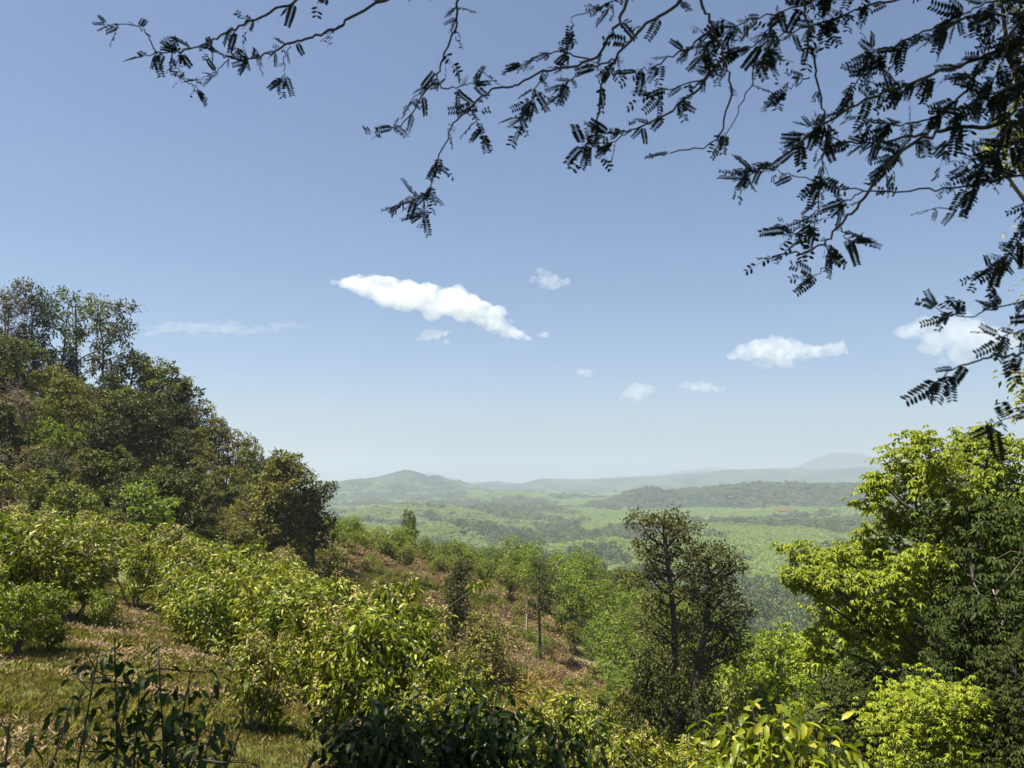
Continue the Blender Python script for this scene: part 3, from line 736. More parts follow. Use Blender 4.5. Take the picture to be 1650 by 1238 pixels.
plant(P['pairA'], 'tall old tree with dark trunk and ragged olive crown, taller of the close pair', 'tree', base, 0, 1.0)
bx, by = ridge_pos(1128, 48); base = (bx, by, Hs(bx, by))
tr = [(0, 0, -.4)] + pathpx([(1125, 1120, 0), (1130, 1050, 0), (1140, 990, 0), (1142, 930, .3), (1140, 895, .3)], base, 48)
lob = lob_px(base, [(1125, 895, 24, .3), (1150, 890, 24, -.4), (1172, 905, 22, .3), (1190, 915, 13, 0), (1115, 925, 22, .6), (1150, 925, 26, .6), (1135, 955, 24, -.5),
                    (1170, 940, 15, .2), (1160, 975, 22, -.4), (1190, 985, 22, .2), (1180, 1010, 22, .5), (1130, 985, 20, .5), (1195, 1035, 18, 0), (1120, 1010, 16, -.5), (1165, 1045, 22, .4), (1150, 1010, 20, .8), (1118, 955, 18, -.5), (1175, 960, 18, -.4), (1125, 1060, 22, -.6), (1185, 1060, 22, -.3)], 48)
limb = pathpx([(1140, 1005, 0), (1160, 1010, -.3), (1175, 1018, -.5), (1190, 1020, -.6)], base, 48)
P['pairB'] = make_tree('old_tree', 503, tr, .30, lob, 34, 18, (0.19, 0.5), 'crownbrown', 'bark_dark', rc=.27, shell=.4, extra=[(limb, .16)])
plant(P['pairB'], 'shorter broad old tree with creeper covered trunk, right of the close pair', 'tree', base, 0, 1.0)

for px, d, top, k, wd, lb in [(1030, 44, 1060, 'dark0', .62, 'dark tree at the left foot of the taller old tree'), (1070, 43, 1085, 'dark2', .6, 'dark low tree in front of the old tree trunks'), (1062, 50, 1010, 'green0', .45, 'small green tree behind the taller old trunk'),
                              (1112, 50, 1040, 'dark1', .5, 'dark tree between the two old trunks'), (1165, 44, 1075, 'green2', .6, 'mid green tree at the right foot of the shorter old tree'), (1130, 42, 1105, 'dark0', .6, 'dark creeper hung bush under the shorter old tree'), (1000, 47, 1090, 'green1', .55, 'mid green tree left of the old trees foot')]:
    solo(k, px, d, top, lb, wd, 7.7, px * .1)
# ------------------------------------------------------------------ LIGHT GREEN GROVE BELOW THE PAIR, RIGHT
forest('grove0', 'rubber_tree', 520, 14.0, 3.4, 22, 'rubber', 9, 22, (0.34, 0.42), .45, 'bark_dark', .28, .4, mode='simple', down=.4)
forest('grove1', 'rubber_tree', 521, 14.0, 3.2, 22, 'bright', 9, 22, (0.34, 0.42), .45, 'bark_dark', .28, .4, mode='simple', down=.4)
for i, (px, d, top, k) in enumerate([(1185, 62, 1048, 0), (1232, 58, 1022, 0), (1270, 66, 1018, 1), (1300, 56, 1040, 0), (1210, 50, 1085, 0), (1258, 48, 1085, 0), (1150, 78, 1058, 1), (985, 62, 1090, 1), (960, 58, 1112, 1), (1010, 66, 1075, 1), (940, 54, 1130, 1), (1330, 52, 1055, 0)]):
    x, y = ridge_pos(px, d); z = Hs(x, y) - .2
    hh = at(px, top, d)[2] - z
    s = hh / 13.6
    plant(P['grove%d' % k], 'light green rubber tree %s, %s' % ('right of the old pair' if px > 1100 else 'left of the old pair', ['third from the left', 'fifth from the left', 'seventh from the left', 'eighth from the left', 'fourth from the left', 'sixth from the left', 'second from the left', 'third one', 'second one', 'rightmost', 'leftmost', 'rightmost'][i]), 'tree', (x, y, z), i * 1.3,
          (max(.45, s), max(.45, s), s), 'light green rubber trees round the pair of old trees')

# ------------------------------------------------------------------ RIGHT: LARGE RUBBER TREES CLOSE BY
d = 21.0
bx, by = ridge_pos(1510, d); base = (bx, by, Hs(bx, by))
tr = [(0, 0, -.5)] + pathpx([(1525, 1200, .2), (1515, 1050, 0), (1520, 930, 0), (1505, 830, 0), (1500, 760, .2)], base, d)
r = rv(601)
items = []
for px, py, rr in [(1470, 715, 26), (1500, 735, 40), (1450, 745, 34), (1545, 725, 40), (1590, 720, 38), (1615, 745, 44), (1420, 775, 34), (1475, 780, 48), (1535, 780, 50), (1590, 790, 50), (1640, 790, 45),
                   (1400, 805, 30), (1440, 830, 46), (1500, 840, 55), (1570, 850, 55), (1630, 860, 55), (1390, 880, 34), (1420, 900, 50), (1345, 895, 34), (1310, 905, 32), (1280, 890, 24), (1265, 920, 22), (1325, 935, 36), (1370, 940, 46),
                   (1430, 960, 55), (1290, 945, 26), (1480, 925, 50), (1545, 930, 55), (1610, 940, 55), (1350, 990, 45), (1400, 1020, 50), (1460, 1030, 50), (1330, 1040, 40)]:
    items.append((px, py, rr, r.uniform(-1.3, 1.6)))
lob = lob_px(base, items, d)
P['bigrubber'] = make_tree('rubber_tree', 602, tr, .15, lob, 52, 9, (0.15, 0.38), 'rubber', 'bark_dark', 'palmate', False, droop=.3, down=.1, rc=.24, flat=.85, nleaf=(5, 6), shell=.5)
plant(P['bigrubber'], 'large bright green rubber tree filling the right side of the picture', 'tree', base, 0, 1.0)
# trees of the same kind around and behind it
r = rv(610)
lob = lobes_auto(r, 4.0, 9.6, 2.6, 22, .75, 1.15)
P['rub0'] = make_tree('rubber_tree', 611, straight(8.6, .03, 61, 5), .14, lob, 26, 6, (0.17, 0.36), 'rubber', 'bark_dark', 'palmate', False, droop=.35, down=.25, rc=.30, shell=.55)
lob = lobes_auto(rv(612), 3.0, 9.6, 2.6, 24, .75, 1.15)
P['rub1'] = make_tree('rubber_tree', 613, straight(8.6, .04, 62, 5), .15, lob, 26, 6, (0.17, 0.36), 'rubber_shaded', 'bark_dark', 'palmate', False, droop=.35, down=.25, rc=.30, shell=.5)
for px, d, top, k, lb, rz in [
    (1640, 26, 770, 'rub1', 'shaded rubber tree behind the large bright one at the right edge', 0.5),
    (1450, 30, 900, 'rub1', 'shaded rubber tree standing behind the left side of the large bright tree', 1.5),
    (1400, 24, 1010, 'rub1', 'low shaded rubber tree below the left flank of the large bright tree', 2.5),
    (1560, 18, 960, 'rub1', 'shaded rubber tree in front of the large bright tree near the right edge', 3.5),
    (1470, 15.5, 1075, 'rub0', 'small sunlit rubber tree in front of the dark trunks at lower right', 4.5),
    (1345, 19, 1090, 'rub1', 'small shaded rubber tree at the lower left of the large bright tree', 5.5),
    (1640, 14.5, 1010, 'rub1', 'shaded leafy rubber tree in the lower right corner', 2.0)]:
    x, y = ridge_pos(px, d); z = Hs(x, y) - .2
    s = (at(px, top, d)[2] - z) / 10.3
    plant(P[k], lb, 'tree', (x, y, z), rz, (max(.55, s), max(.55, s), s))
# leaning pinkish trunks in the shade at the right
for i, (pp, rr, lb) in enumerate([
    ([(1660, 1240, 0), (1642, 1120, 0), (1618, 1010, 0), (1600, 950, .3)], .05, 'thin pinkish leaning trunk rising in the shade at the right edge'),
    ([(1600, 1260, 0), (1590, 1100, 0), (1570, 950, 0), (1560, 850, .3)], .09, 'dark straight trunk left of the pinkish leaning one')]):
    dd = 17.5 + i * 1.5
    x, y = ridge_pos(pp[0][0] - 6, dd); base = (x, y, Hs(x, y))
    tr = [(0, 0, -.3)] + pathpx(pp, base, dd)
    top = tr[-1]
    lob = [(top[0] + rng.normal() * .5, top[1] + rng.normal() * .5, top[2] + rng.normal() * .4, rng.uniform(.5, .8)) for _ in range(5)]
    pr = make_tree('leaning_tree', 620 + i, tr, rr, lob, 26, 6, (0.16, 0.36), 'rubber_shaded', 'bark_pink' if i == 0 else 'bark_dark', 'palmate', False, droop=.35, rc=.3)
    plant(pr, lb, 'tree', base, 0, 1.0)
# tall tree past the right edge: yellow green foliage shows through the overhanging branches
x, y = 15.4, 20.5; base = (x, y, Hs(x, y))
tr = [(0, 0, -.4), (.1, 0, 6), (-.2, 0, 12), (0, .2, 19)]
lob = [tuple(at(px, py, 20.5 + dy) - np.array(base)) + (rr,) for px, py, rr, dy in [(1640, 150, .55, 0), (1655, 210, .6, 0), (1620, 225, .45, .4), (1600, 250, .35, 0), (1650, 260, .5, .3), (1680, 180, .8, 0), (1700, 250, .9, .5), (1720, 120, 1.0, 0), (1690, 60, 1.0, .4), (1740, 20, 1.2, 0), (1700, -60, 1.3, .6), (1650, -60, 1.2, 1), (1760, -120, 1.4, 0),
                                                                                  (1640, 600, .32, 0), (1660, 620, .45, .3), (1655, 660, .35, 0), (1690, 640, .6, 0), (1600, -90, 1.2, 1.0), (1560, -110, 1.2, 0.4), (1640, -150, 1.5, 0), (1690, 560, .7, 0), (1720, 480, .9, 0), (1730, 380, .9, .4)]]
pr = make_tree('tall_tree', 631, tr, .24, lob, 42, 10, (0.16, 0.45), 'gold', 'bark', 'simple', False, rc=.32, down=.3)
pr['parts'][1][1].materials[0] = leaf_mat('yellow_green_leaf', [(0.10, 0.11, 0.015), (0.15, 0.155, 0.02), (0.21, 0.20, 0.03)], .35, .5, .3, .1, .01)
plant(pr, 'tall tree with yellow green leaves cut by the right edge', 'tree', base, 0, 1.0)

# ------------------------------------------------------------------ THE ORCHARD (column, distance, height, prototype)
ORCH = [
    # far row below the wood
    (-20, 46, 3.4, 1), (38, 47, 3.5, 2), (88, 45, 3.3, 1), (140, 46, 3.5, 2), (188, 44, 2.9, 3), (246, 45, 3.4, 0), (286, 43, 3.3, 4), (330, 42, 3.3, 1), (372, 41, 3.2, 0), (415, 39, 3.0, 3), (452, 37, 2.9, 0), (486, 34, 2.7, 1),
    # second row
    (-8, 36, 3.1, 4), (50, 37, 3.2, 2), (100, 35, 3.1, 1), (158, 37, 3.0, 2), (240, 35, 2.6, 4), (300, 34, 3.0, 2), (345, 33, 3.0, 1), (392, 31, 2.9, 0), (440, 30, 2.9, 3), (480, 27, 2.7, 0), (512, 25, 2.4, 4),
    # third row
    (20, 27, 2.7, 3), (78, 27, 2.9, 0), (128, 28, 2.6, 1), (330, 26, 2.2, 0), (382, 25, 2.5, 1), (432, 23, 2.5, 0), (470, 21, 2.3, 1), (505, 19, 2.3, 3), (556, 22, 2.7, 4), (585, 18, 2.5, 2), (640, 19, 2.9, 1), (610, 15, 2.35, 0), (665, 15.5, 2.5, 3), (545, 15.5, 2.1, 2),
    # front of the slope
    (0, 20, 1.9, 3), (48, 19, 1.6, 0), (100, 20, 1.5, 3), (180, 27, 1.2, 0), (425, 14.5, 1.55, 2), (705, 16.5, 1.9, 0), (738, 15, 1.5, 1), (795, 14, 1.3, 3), (762, 17, 2.1, 4), (826, 15, 1.5, 0), (690, 12.5, 1.6, 1), (870, 15, 2.0, 4), (905, 18, 2.5, 1), (950, 17, 2.4, 2), (990, 14, 2.0, 0), (1035, 16, 2.3, 4), (1080, 13.5, 2.1, 3), (1110, 17, 2.5, 1), (1020, 11.5, 1.55, 1), (940, 12, 1.6, 3), (1150, 13, 2.1, 0), (800, 12, 1.35, 2),
]
def orch_label(i, px, d):
    row = 'in the far row below the wood' if i < 12 else 'in the second row' if i < 23 else 'in the middle of the slope' if i < 37 else 'at the foot of the near slope'
    lo, hi = (0, 12) if i < 12 else (12, 23) if i < 23 else (23, 37) if i < 37 else (37, len(ORCH))
    k = sorted(range(lo, hi), key=lambda j: ORCH[j][0]).index(i)
    w = ['first', 'second', 'third', 'fourth', 'fifth', 'sixth', 'seventh', 'eighth', 'ninth', 'tenth', 'eleventh', 'twelfth', 'thirteenth', 'fourteenth']
    if i >= 37 and k >= 11:
        k2 = hi - lo - 1 - k; o = w[k2] + ' from the right'
    else: o = w[k] + ' from the left'
    return 'yellow green orchard tree %s, %s' % (row, o)
for i, (px, d, h, k) in enumerate(ORCH):
    x, y = ridge_pos(px, d)
    h *= 1.0 - 0.3 * min(1, max(0, (px - 640) / 160))
    s = h / 2.65
    rr = rv(900 + i)
    wd = s * rr.uniform(1.0, 1.2) * (1.1 if d > 24 else 1.0)
    plant(P['orchard%d' % k], orch_label(i, px, d), 'tree', (x, y, Hs(x, y) - .05), rr.uniform(0, 6.28), (wd, wd, s), 'orchard trees of the near slope')

# ------------------------------------------------------------------ NEAR SAPLINGS, each leaf its own object
def leaf_obj_mesh(name, mat, w, dr, fold, seed):
    V, T = leaf_geo(np.zeros((1, 3)), np.array([[1.0, 0, 0]]), np.array([[0, 0, 1.0]]), 1.0, w, True, dr, fold)
    return mk_mesh(name, V, T, mat, True)
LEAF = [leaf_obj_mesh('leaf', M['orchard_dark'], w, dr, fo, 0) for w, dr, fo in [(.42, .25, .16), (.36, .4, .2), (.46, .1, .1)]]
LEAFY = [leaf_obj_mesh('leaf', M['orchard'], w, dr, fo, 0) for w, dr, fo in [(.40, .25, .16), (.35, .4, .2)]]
def put_leaf(parent, p, A, Nn, L, meshes, rg, local=True):
    A = nrm(np.asarray(A, float)); B = nrm(np.cross(np.asarray(Nn, float), A)); U = np.cross(A, B)
    o = link('leaf', meshes[int(rg.integers(0, len(meshes)))], parent)
    m = Matrix(((A[0], B[0], U[0], p[0]), (A[1], B[1], U[1], p[1]), (A[2], B[2], U[2], p[2]), (0, 0, 0, 1)))
    o.matrix_basis = m @ Matrix.Diagonal((L, L, L, 1))
    return o
def sapling(name, px, d, stems, nl, L, label, seed, cat='sapling', meshes=None, bush=None, lean=.25, hfrac=.25, dense=0.0):
    """stems: (column, row) tips seen in the photograph; each stem its own part"""
    rg = rv(seed)
    x, y = ridge_pos(px, d); base = np.array([x, y, Hs(x, y)])
    o = thing(name, label, cat, base)
    meshes = meshes or LEAF
    per = nl // len(stems)
    rest = Acc()
    for (sx, sy, dd) in stems:
        tip = at(sx, sy, d + dd) - base
        b = np.array([rg.normal() * .06, rg.normal() * .06, -.1])
        mid = b * .5 + tip * .5 + np.array([rg.normal() * lean * .3, rg.normal() * lean * .3, 0])
        p = spline([b, mid, tip], 7)
        st = Acc(); st.add(*tube(p, np.linspace(.014, .004, len(p)), 6))
        link('stem', st.mesh('stem', M['bark_dark'], True), o)
        for j in range(per):
            t = hfrac + (1 - hfrac) * rg.random() ** .5
            q = p[min(len(p) - 1, int(t * (len(p) - 1)))] + rg.normal(size=3) * .02
            off = nrm(rg.normal(size=3) * np.array([1, 1, .55])) * rg.uniform(.02, .30 if bush is None else bush)
            q2 = q + off
            A = nrm(off + 1e-6) * .8 + rg.normal(size=3) * .4 + np.array([0, 0, -.55])
            put_leaf(o, q2, A, rg.normal(size=3) * .5 + np.array([0, 0, 1.0]), L * rg.uniform(.65, 1.2), meshes, rg)
        tw = Acc()
        for j in range(10):
            t = hfrac + (1 - hfrac) * rg.random()
            q = p[int(t * (len(p) - 1))]; e = q + rg.normal(size=3) * np.array([.2, .2, .12])
            tw.add(*tube(np.stack([q, (q + e) / 2 + (0, 0, -.01), e]), [.005, .004, .002], 4))
        ex = int(per * dense)
        if ex:
            t = hfrac + (1 - hfrac) * rg.random(ex) ** .55
            q = p[np.clip((t * (len(p) - 1)).astype(int), 0, len(p) - 1)]
            off = nrm(rg.normal(size=(ex, 3)) * np.array([1, 1, .6])) * rg.uniform(.02, (.3 if bush is None else bush) * 1.1, (ex, 1))
            rest.add(*leaf_geo(q + off, nrm(off) * .8 + rg.normal(size=(ex, 3)) * .4 + np.array([0, 0, -.55]), rg.normal(size=(ex, 3)) * .5 + np.array([0, 0, 1.0]), L * rg.uniform(.6, 1.1, ex), L * .4, True, .3))
        link('twig', tw.mesh('twig', M['bark_dark'], True), o, 'stuff')
    if rest.n: link('foliage', rest.mesh('foliage', meshes[0].materials[0], True), o, 'stuff')
    return o
sapling('sapling', 125, 5.4, [(160, 1045, 0), (185, 1025, .2), (120, 1120, -.2), (215, 1085, .1)], 190, .10, 'shaded sapling with slanting stems at lower left', 1001, dense=.3)
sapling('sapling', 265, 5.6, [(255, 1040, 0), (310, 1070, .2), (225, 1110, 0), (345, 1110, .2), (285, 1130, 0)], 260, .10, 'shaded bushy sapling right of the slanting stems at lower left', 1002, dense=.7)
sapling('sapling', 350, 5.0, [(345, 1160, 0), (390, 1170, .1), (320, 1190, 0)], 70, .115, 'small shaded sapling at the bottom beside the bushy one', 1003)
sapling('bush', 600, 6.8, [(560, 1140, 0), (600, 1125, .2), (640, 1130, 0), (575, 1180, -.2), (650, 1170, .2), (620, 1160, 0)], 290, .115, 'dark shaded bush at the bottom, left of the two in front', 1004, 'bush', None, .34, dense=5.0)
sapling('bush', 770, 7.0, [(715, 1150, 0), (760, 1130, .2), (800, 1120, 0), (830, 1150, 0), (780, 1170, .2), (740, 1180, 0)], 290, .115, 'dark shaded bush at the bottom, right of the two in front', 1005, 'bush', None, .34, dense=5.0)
sapling('sapling', 930, 6.6, [(870, 1140, 0), (915, 1145, .1), (960, 1160, 0), (900, 1170, 0)], 150, .115, 'shaded drooping sapling right of the two shaded bushes', 1006, 'sapling', None, .3, dense=1.5)
sapling('bush', 1255, 8.6, [(1170, 1150, 0), (1210, 1130, .2), (1260, 1128, 0), (1300, 1150, .2), (1340, 1175, 0), (1230, 1180, .3), (1290, 1200, 0)], 295, .18, 'sunlit yellow green bush with big leaves at the bottom right of centre', 1007, 'bush', LEAFY, .42, dense=2.5)
sapling('sapling', 1400, 8.0, [(1385, 1210, 0), (1420, 1222, .1), (1360, 1225, 0)], 60, .15, 'small light green sapling at the bottom right of the big leaved bush', 1008, 'sapling', LEAFY)
sapling('sapling', 1525, 8.5, [(1530, 1195, 0), (1550, 1210, .1)], 34, .15, 'thin sapling with curled pale leaves in the dark lower right', 1009, 'sapling', LEAFY)
sapling('sapling', -20, 3.2, [(-10, 1130, 0), (15, 1165, 0)], 24, .12, 'shaded leaf sprays reaching in at the lower left edge', 1010)

# ------------------------------------------------------------------ GRASS AND LITTER
def instancer(name, pts, sc, rz, proto, label, parent=None):
    """countless cover: points that each carry one copy of a small mesh"""
    me = bpy.data.meshes.new(name); pts = np.asarray(pts, np.float32)
    me.vertices.add(len(pts)); me.vertices.foreach_set('co', pts.ravel())
    a = me.attributes.new('sc', 'FLOAT_VECTOR', 'POINT'); a.data.foreach_set('vector', np.asarray(sc, np.float32).ravel())
    a = me.attributes.new('rt', 'FLOAT_VECTOR', 'POINT'); a.data.foreach_set('vector', np.column_stack([np.zeros((len(pts), 2)), rz]).astype(np.float32).ravel())
    o = link(name, me, parent, 'stuff'); o['label'] = label
    po = bpy.data.objects.new(name + '_piece', proto)
    ng = bpy.data.node_groups.new(name, 'GeometryNodeTree')
    ng.interface.new_socket('Geometry', in_out='INPUT', socket_type='NodeSocketGeometry')
    ng.interface.new_socket('Geometry', in_out='OUTPUT', socket_type='NodeSocketGeometry')
    n = ng.nodes; l = ng.links
    gi, go = n.new('NodeGroupInput'), n.new('NodeGroupOutput')
    iop = n.new('GeometryNodeInstanceOnPoints'); ob = n.new('GeometryNodeObjectInfo'); ob.inputs['Object'].default_value = po
    s = n.new('GeometryNodeInputNamedAttribute'); s.data_type = 'FLOAT_VECTOR'; s.inputs['Name'].default_value = 'sc'
    t = n.new('GeometryNodeInputNamedAttribute'); t.data_type = 'FLOAT_VECTOR'; t.inputs['Name'].default_value = 'rt'
    l.new(gi.outputs[0], iop.inputs['Points']); l.new(ob.outputs['Geometry'], iop.inputs['Instance'])
    l.new(s.outputs[0], iop.inputs['Scale']); l.new(t.outputs[0], iop.inputs['Rotation'])
    l.new(iop.outputs[0], go.inputs[0])
    md = o.modifiers.new('cover', 'NODES'); md.node_group = ng
    return o
def tuft(name, mat, n, L, w, spread, seed, flat=0.0):
    r = rv(seed)
    Pp = np.column_stack([r.normal(size=(n, 2)) * spread, np.zeros(n)])
    A = np.column_stack([r.normal(size=(n, 2)) * (.45 + flat), np.ones(n) * (1 - flat)])
    a = Acc(); a.add(*leaf_geo(Pp, A, rdir(r, n) + np.array([0, 0, .3]), L * r.uniform(.5, 1.2, n), w, False, .35, .05))
    return a.mesh(name, mat)
def scatter(n, seed, ylo, yhi, xl, xr):
    r = rv(seed); y = np.sqrt(r.uniform(ylo ** 2, yhi ** 2, n)); x = r.uniform(xl * y, xr * y)
    return x, y, r
x, y, r = scatter(60000, 1101, 5, 46, -.68, .30)
nz = fbm(x / 2.2, y / 2.2, 71) + .6 * fbm(x / 7, y / 7, 72)
k = nz > -0.2
instancer('grass', np.column_stack([x, y, base_h(x, y) - .01])[k], (r.uniform(.6, 1.35, len(x))[:, None] * np.ones(3))[k], (r.random(len(x)) * 6.28)[k], tuft('grass_tuft', M['grass'], 22, .085, .009, .10, 1), 'green grass between the orchard trees on the near slope')
k = nz < 0.0
instancer('straw_litter', np.column_stack([x, y, base_h(x, y) + .0])[k], (r.uniform(.6, 1.4, len(x))[:, None] * np.ones(3))[k], (r.random(len(x)) * 6.28 + 1)[k], tuft('straw_tuft', M['straw'], 18, .11, .011, .11, 2, .75), 'dry straw and leaf litter on the near slope')
x, y, r = scatter(9000, 1103, 6, 40, -.68, .30)
k = fbm(x / 1.6, y / 1.6, 75) > .0
instancer('weeds', np.column_stack([x, y, base_h(x, y)])[k], (r.uniform(.5, 1.7, len(x))[:, None] * np.ones(3))[k], (r.random(len(x)) * 6.28)[k], tuft('weed_tuft', M['scrub'], 14, .11, .045, .07, 5, .25), 'low broad leaved weeds scattered in the orchard grass')
x, y, r = scatter(52000, 1102, 55, 114, -.45, .12)
dm = dry_mask(x, y); k = (dm > .4) & (fbm(x / 5, y / 5, 73) < .3)
instancer('dry_bracken', np.column_stack([x, y, base_h(x, y)])[k], (r.uniform(.7, 1.7, len(x))[:, None] * np.ones(3))[k], (r.random(len(x)) * 6.28)[k], tuft('bracken_tuft', M['dry'], 16, .19, .035, .22, 3, .45), 'dry brown bracken carpeting the cleared slope')
k = (dm > .3) & (fbm(x / 5, y / 5, 73) > .1)
instancer('slope_grass', np.column_stack([x, y, base_h(x, y)])[k], (r.uniform(.8, 1.7, len(x))[:, None] * np.ones(3))[k], (r.random(len(x)) * 6.28)[k], tuft('slope_tuft', M['scrub'], 18, .24, .04, .2, 4, .2), 'green weeds in patches on the cleared slope')

# ------------------------------------------------------------------ THE VALLEY
def far_tree(name, mat, seed, n, leaf, sh):
    r = rv(seed); a = Acc()
    c = r.normal(size=(7, 3)) * np.array([.26, .26, .16]) + np.array([0, 0, .68])
    for q in c:
        dv = rdir(r, n); dv[:, 2] = np.abs(dv[:, 2]) * .9 - .25
        Pp = q + dv * .26 * np.array([1, 1, sh])
        a.add(*leaf_geo(Pp, dv + rdir(r, n) * .7, dv + rdir(r, n) * .4 + np.array([0, 0, .5]), leaf, leaf * .8))
    a.add(*tube(np.array([[0, 0, -.15], [0, 0, .3], [0, 0, .6]]), [.03, .025, .02], 4))
    return a.mesh(name, mat)
FT = {'f%d' % i: far_tree('valley_tree', M['farforest'], 1200 + i, 46, .13, .9) for i in range(3)}
FT.update({'r%d' % i: far_tree('valley_rubber_tree', M['farrubber'], 1210 + i, 46, .12, .7) for i in range(2)})
FT['l0'] = far_tree('valley_light_tree', M['bright'], 1220, 46, .13, .9)
FT['flame'] = far_tree('flowering_tree', M['flame'], 1230, 30, .13, .8)
FT['purple'] = far_tree('flowering_tree', M['purple'], 1231, 30, .13, .8)
def palm_mesh(seed):
    r = rv(seed); a = Acc(); 
    for j in range(16):
        an = j * 2.4; el = .9 - 1.3 * (j / 16.0)
        dr = np.array([math.cos(an) * math.cos(el), math.sin(an) * math.cos(el), math.sin(el)])
        b = np.array([0, 0, .72])
        for s in np.linspace(.06, .34, 9):
            q = b + dr * s + np.array([0, 0, -1.9 * s * s])
            sd = nrm(np.cross(dr, [0, 0, 1]))
            for sg in (-1, 1):
                a.add(*leaf_geo(q[None], (sd * sg + dr * .6 + np.array([0, 0, -.5]))[None], np.array([[0, 0, 1.0]]), .12, .035))
    a.add(*tube(np.array([[0, 0, -.1], [.01, 0, .35], [0, 0, .73]]), [.018, .014, .012], 5))
    return a.mesh('palm', M['farforest'])
FT['palm'] = palm_mesh(5)

def landuse(x, y):
    n = .8 * fbm(x / 300, y / 200, 81, 3) + .55 * fbm(x / 90, y / 110, 82, 3)
    rb = n > np.where(y > 850, -.12, .0)
    dk = hill_h(4, x, y) > valley_h(x, y) + 6                # the dark wooded ridge stays wild wood
    rb = rb & ~(dk & (fbm(x / 300, y / 200, 83) < .25))
    return rb
r = rv(1300)
def wedge(lo, hi, sp_, seed, xl=-.24, xr=.66):
    rr = rv(seed); n = int(.5 * (xr - xl) * (hi * hi - lo * lo) / sp_ ** 2)
    y = np.sqrt(rr.uniform(lo * lo, hi * hi, n)); x = rr.uniform(xl, xr, n) * y
    return x, y, rr
# nearest valley trees: individuals
x, y, rr = wedge(190, 640, 8.0, 1301, .02, .42)
px = 825 + F * x / y
ok = (px > 860) & (px < 1400) & (base_h(x, y) < -38)
sel = np.argsort(np.where(ok, y, 9e9))
cnt = 0; occ = []
VC = [(950, 'left of the slender tree line'), (1030, 'just left of the old trees'), (1110, 'behind the taller old tree'), (1200, 'behind the shorter old tree'), (1290, 'right of the old trees'), (9999, 'beside the large rubber tree')]
VR = [(920, 'farthest'), (970, 'far'), (1020, 'midway'), (1080, 'near'), (9999, 'nearest')]
for i in sel:
    if not ok[i] or cnt >= 290: break
    if any((x[i] - a) ** 2 + (y[i] - b) ** 2 < 5.0 ** 2 for a, b in occ[-60:]): continue
    occ.append((x[i], y[i]))
    u = rr.random(); h = rr.uniform(8, 13)
    light = fbm(x[i] / 90, y[i] / 90, 85) > 0.0
    kk = 'palm' if u < .10 else (rr.choice(['r0', 'r1', 'l0']) if light and u < .85 else rr.choice(['f0', 'f1', 'f2']))
    lb = {'p': 'palm with spreading fronds in the valley woods', 'r': 'light green tree in the nearest valley woods', 'l': 'light green tree in the nearest valley woods', 'f': 'dark green tree in the nearest valley woods'}[kk[0]]
    o = link({'p': 'palm_tree', 'r': 'valley_tree', 'l': 'valley_tree', 'f': 'valley_tree'}[kk[0]], FT[kk])
    o.location = (float(x[i]), float(y[i]), Hs(x[i], y[i])); o.rotation_euler = (0, 0, rr.uniform(0, 6.28)); w = h * rr.uniform(.9, 1.25); o.scale = (w, w, h)
    tag(o, ('low ' if h < 9.5 else 'tall ' if h > 11.5 else '') + lb + ', ' + zone(x[i], y[i], VC, VR), 'palm' if kk == 'palm' else 'tree', 'trees of the nearest valley woods'); cnt += 1
ylim = max(b for _, b in occ) if occ else 300
print('near valley trees', cnt, ylim)
FAR = {k: [[], [], []] for k in FT}
for lo, hi, spc, h0, sd in [(170, 760, 6.2, 10, 1), (760, 1600, 8.2, 11, 2), (1600, 3000, 12.5, 12.5, 3), (3000, 5200, 21, 15, 4)]:
    x, y, rr = wedge(lo, hi, spc, 1310 + sd)
    z = H(x, y)
    rb = landuse(x, y)
    keep = z < -30
    keep &= ~((y < ylim) & (x / y > .02) & (x / y < .42))
    keep &= ~(rb & (fbm(x / 60, y / 60, 86) < -.55))
    t = rr.random(len(x))
    kk = np.where(rb, np.where(t < .5, 'r0', 'r1'), np.where(t < .3, 'f0', np.where(t < .6, 'f1', np.where(t < .86, 'f2', np.where(t < .95, 'l0', 'palm')))))
    if hi > 2000: kk = np.where(kk == 'palm', 'f0', kk)
    hh = h0 * np.where(rb, rr.uniform(.8, .95, len(x)), rr.uniform(.65, 1.45, len(x)))
    ww = spc * 1.25 * np.where(rb, 1.12, rr.uniform(.9, 1.5, len(x)))
    for key in FAR:
        m = keep & (kk == key)
        FAR[key][0].append(np.column_stack([x, y, z])[m]); FAR[key][1].append(np.column_stack([ww, ww, hh])[m]); FAR[key][2].append((rr.random(len(x)) * 6.28)[m])
for key, nm, lb in [('f0', 'far_woodland', 'dark woods spread over the far valley floor and ridges'), ('f1', 'far_woodland', 'mixed woods spread over the far valley floor and ridges'), ('f2', 'far_woodland', 'loose woods spread over the far valley floor and ridges'),
                    ('r0', 'far_plantation', 'pale green rubber plantations in bands across the valley'), ('r1', 'far_plantation', 'light green rubber plantations in bands across the valley'), ('l0', 'far_thicket', 'light green trees scattered through the far valley woods'), ('palm', 'far_palm_grove', 'palms scattered through the far valley woods')]:
    a, b, c = (np.concatenate(v) for v in FAR[key])
    print(key, len(a))
    instancer(nm, a, b, c, FT[key], lb)
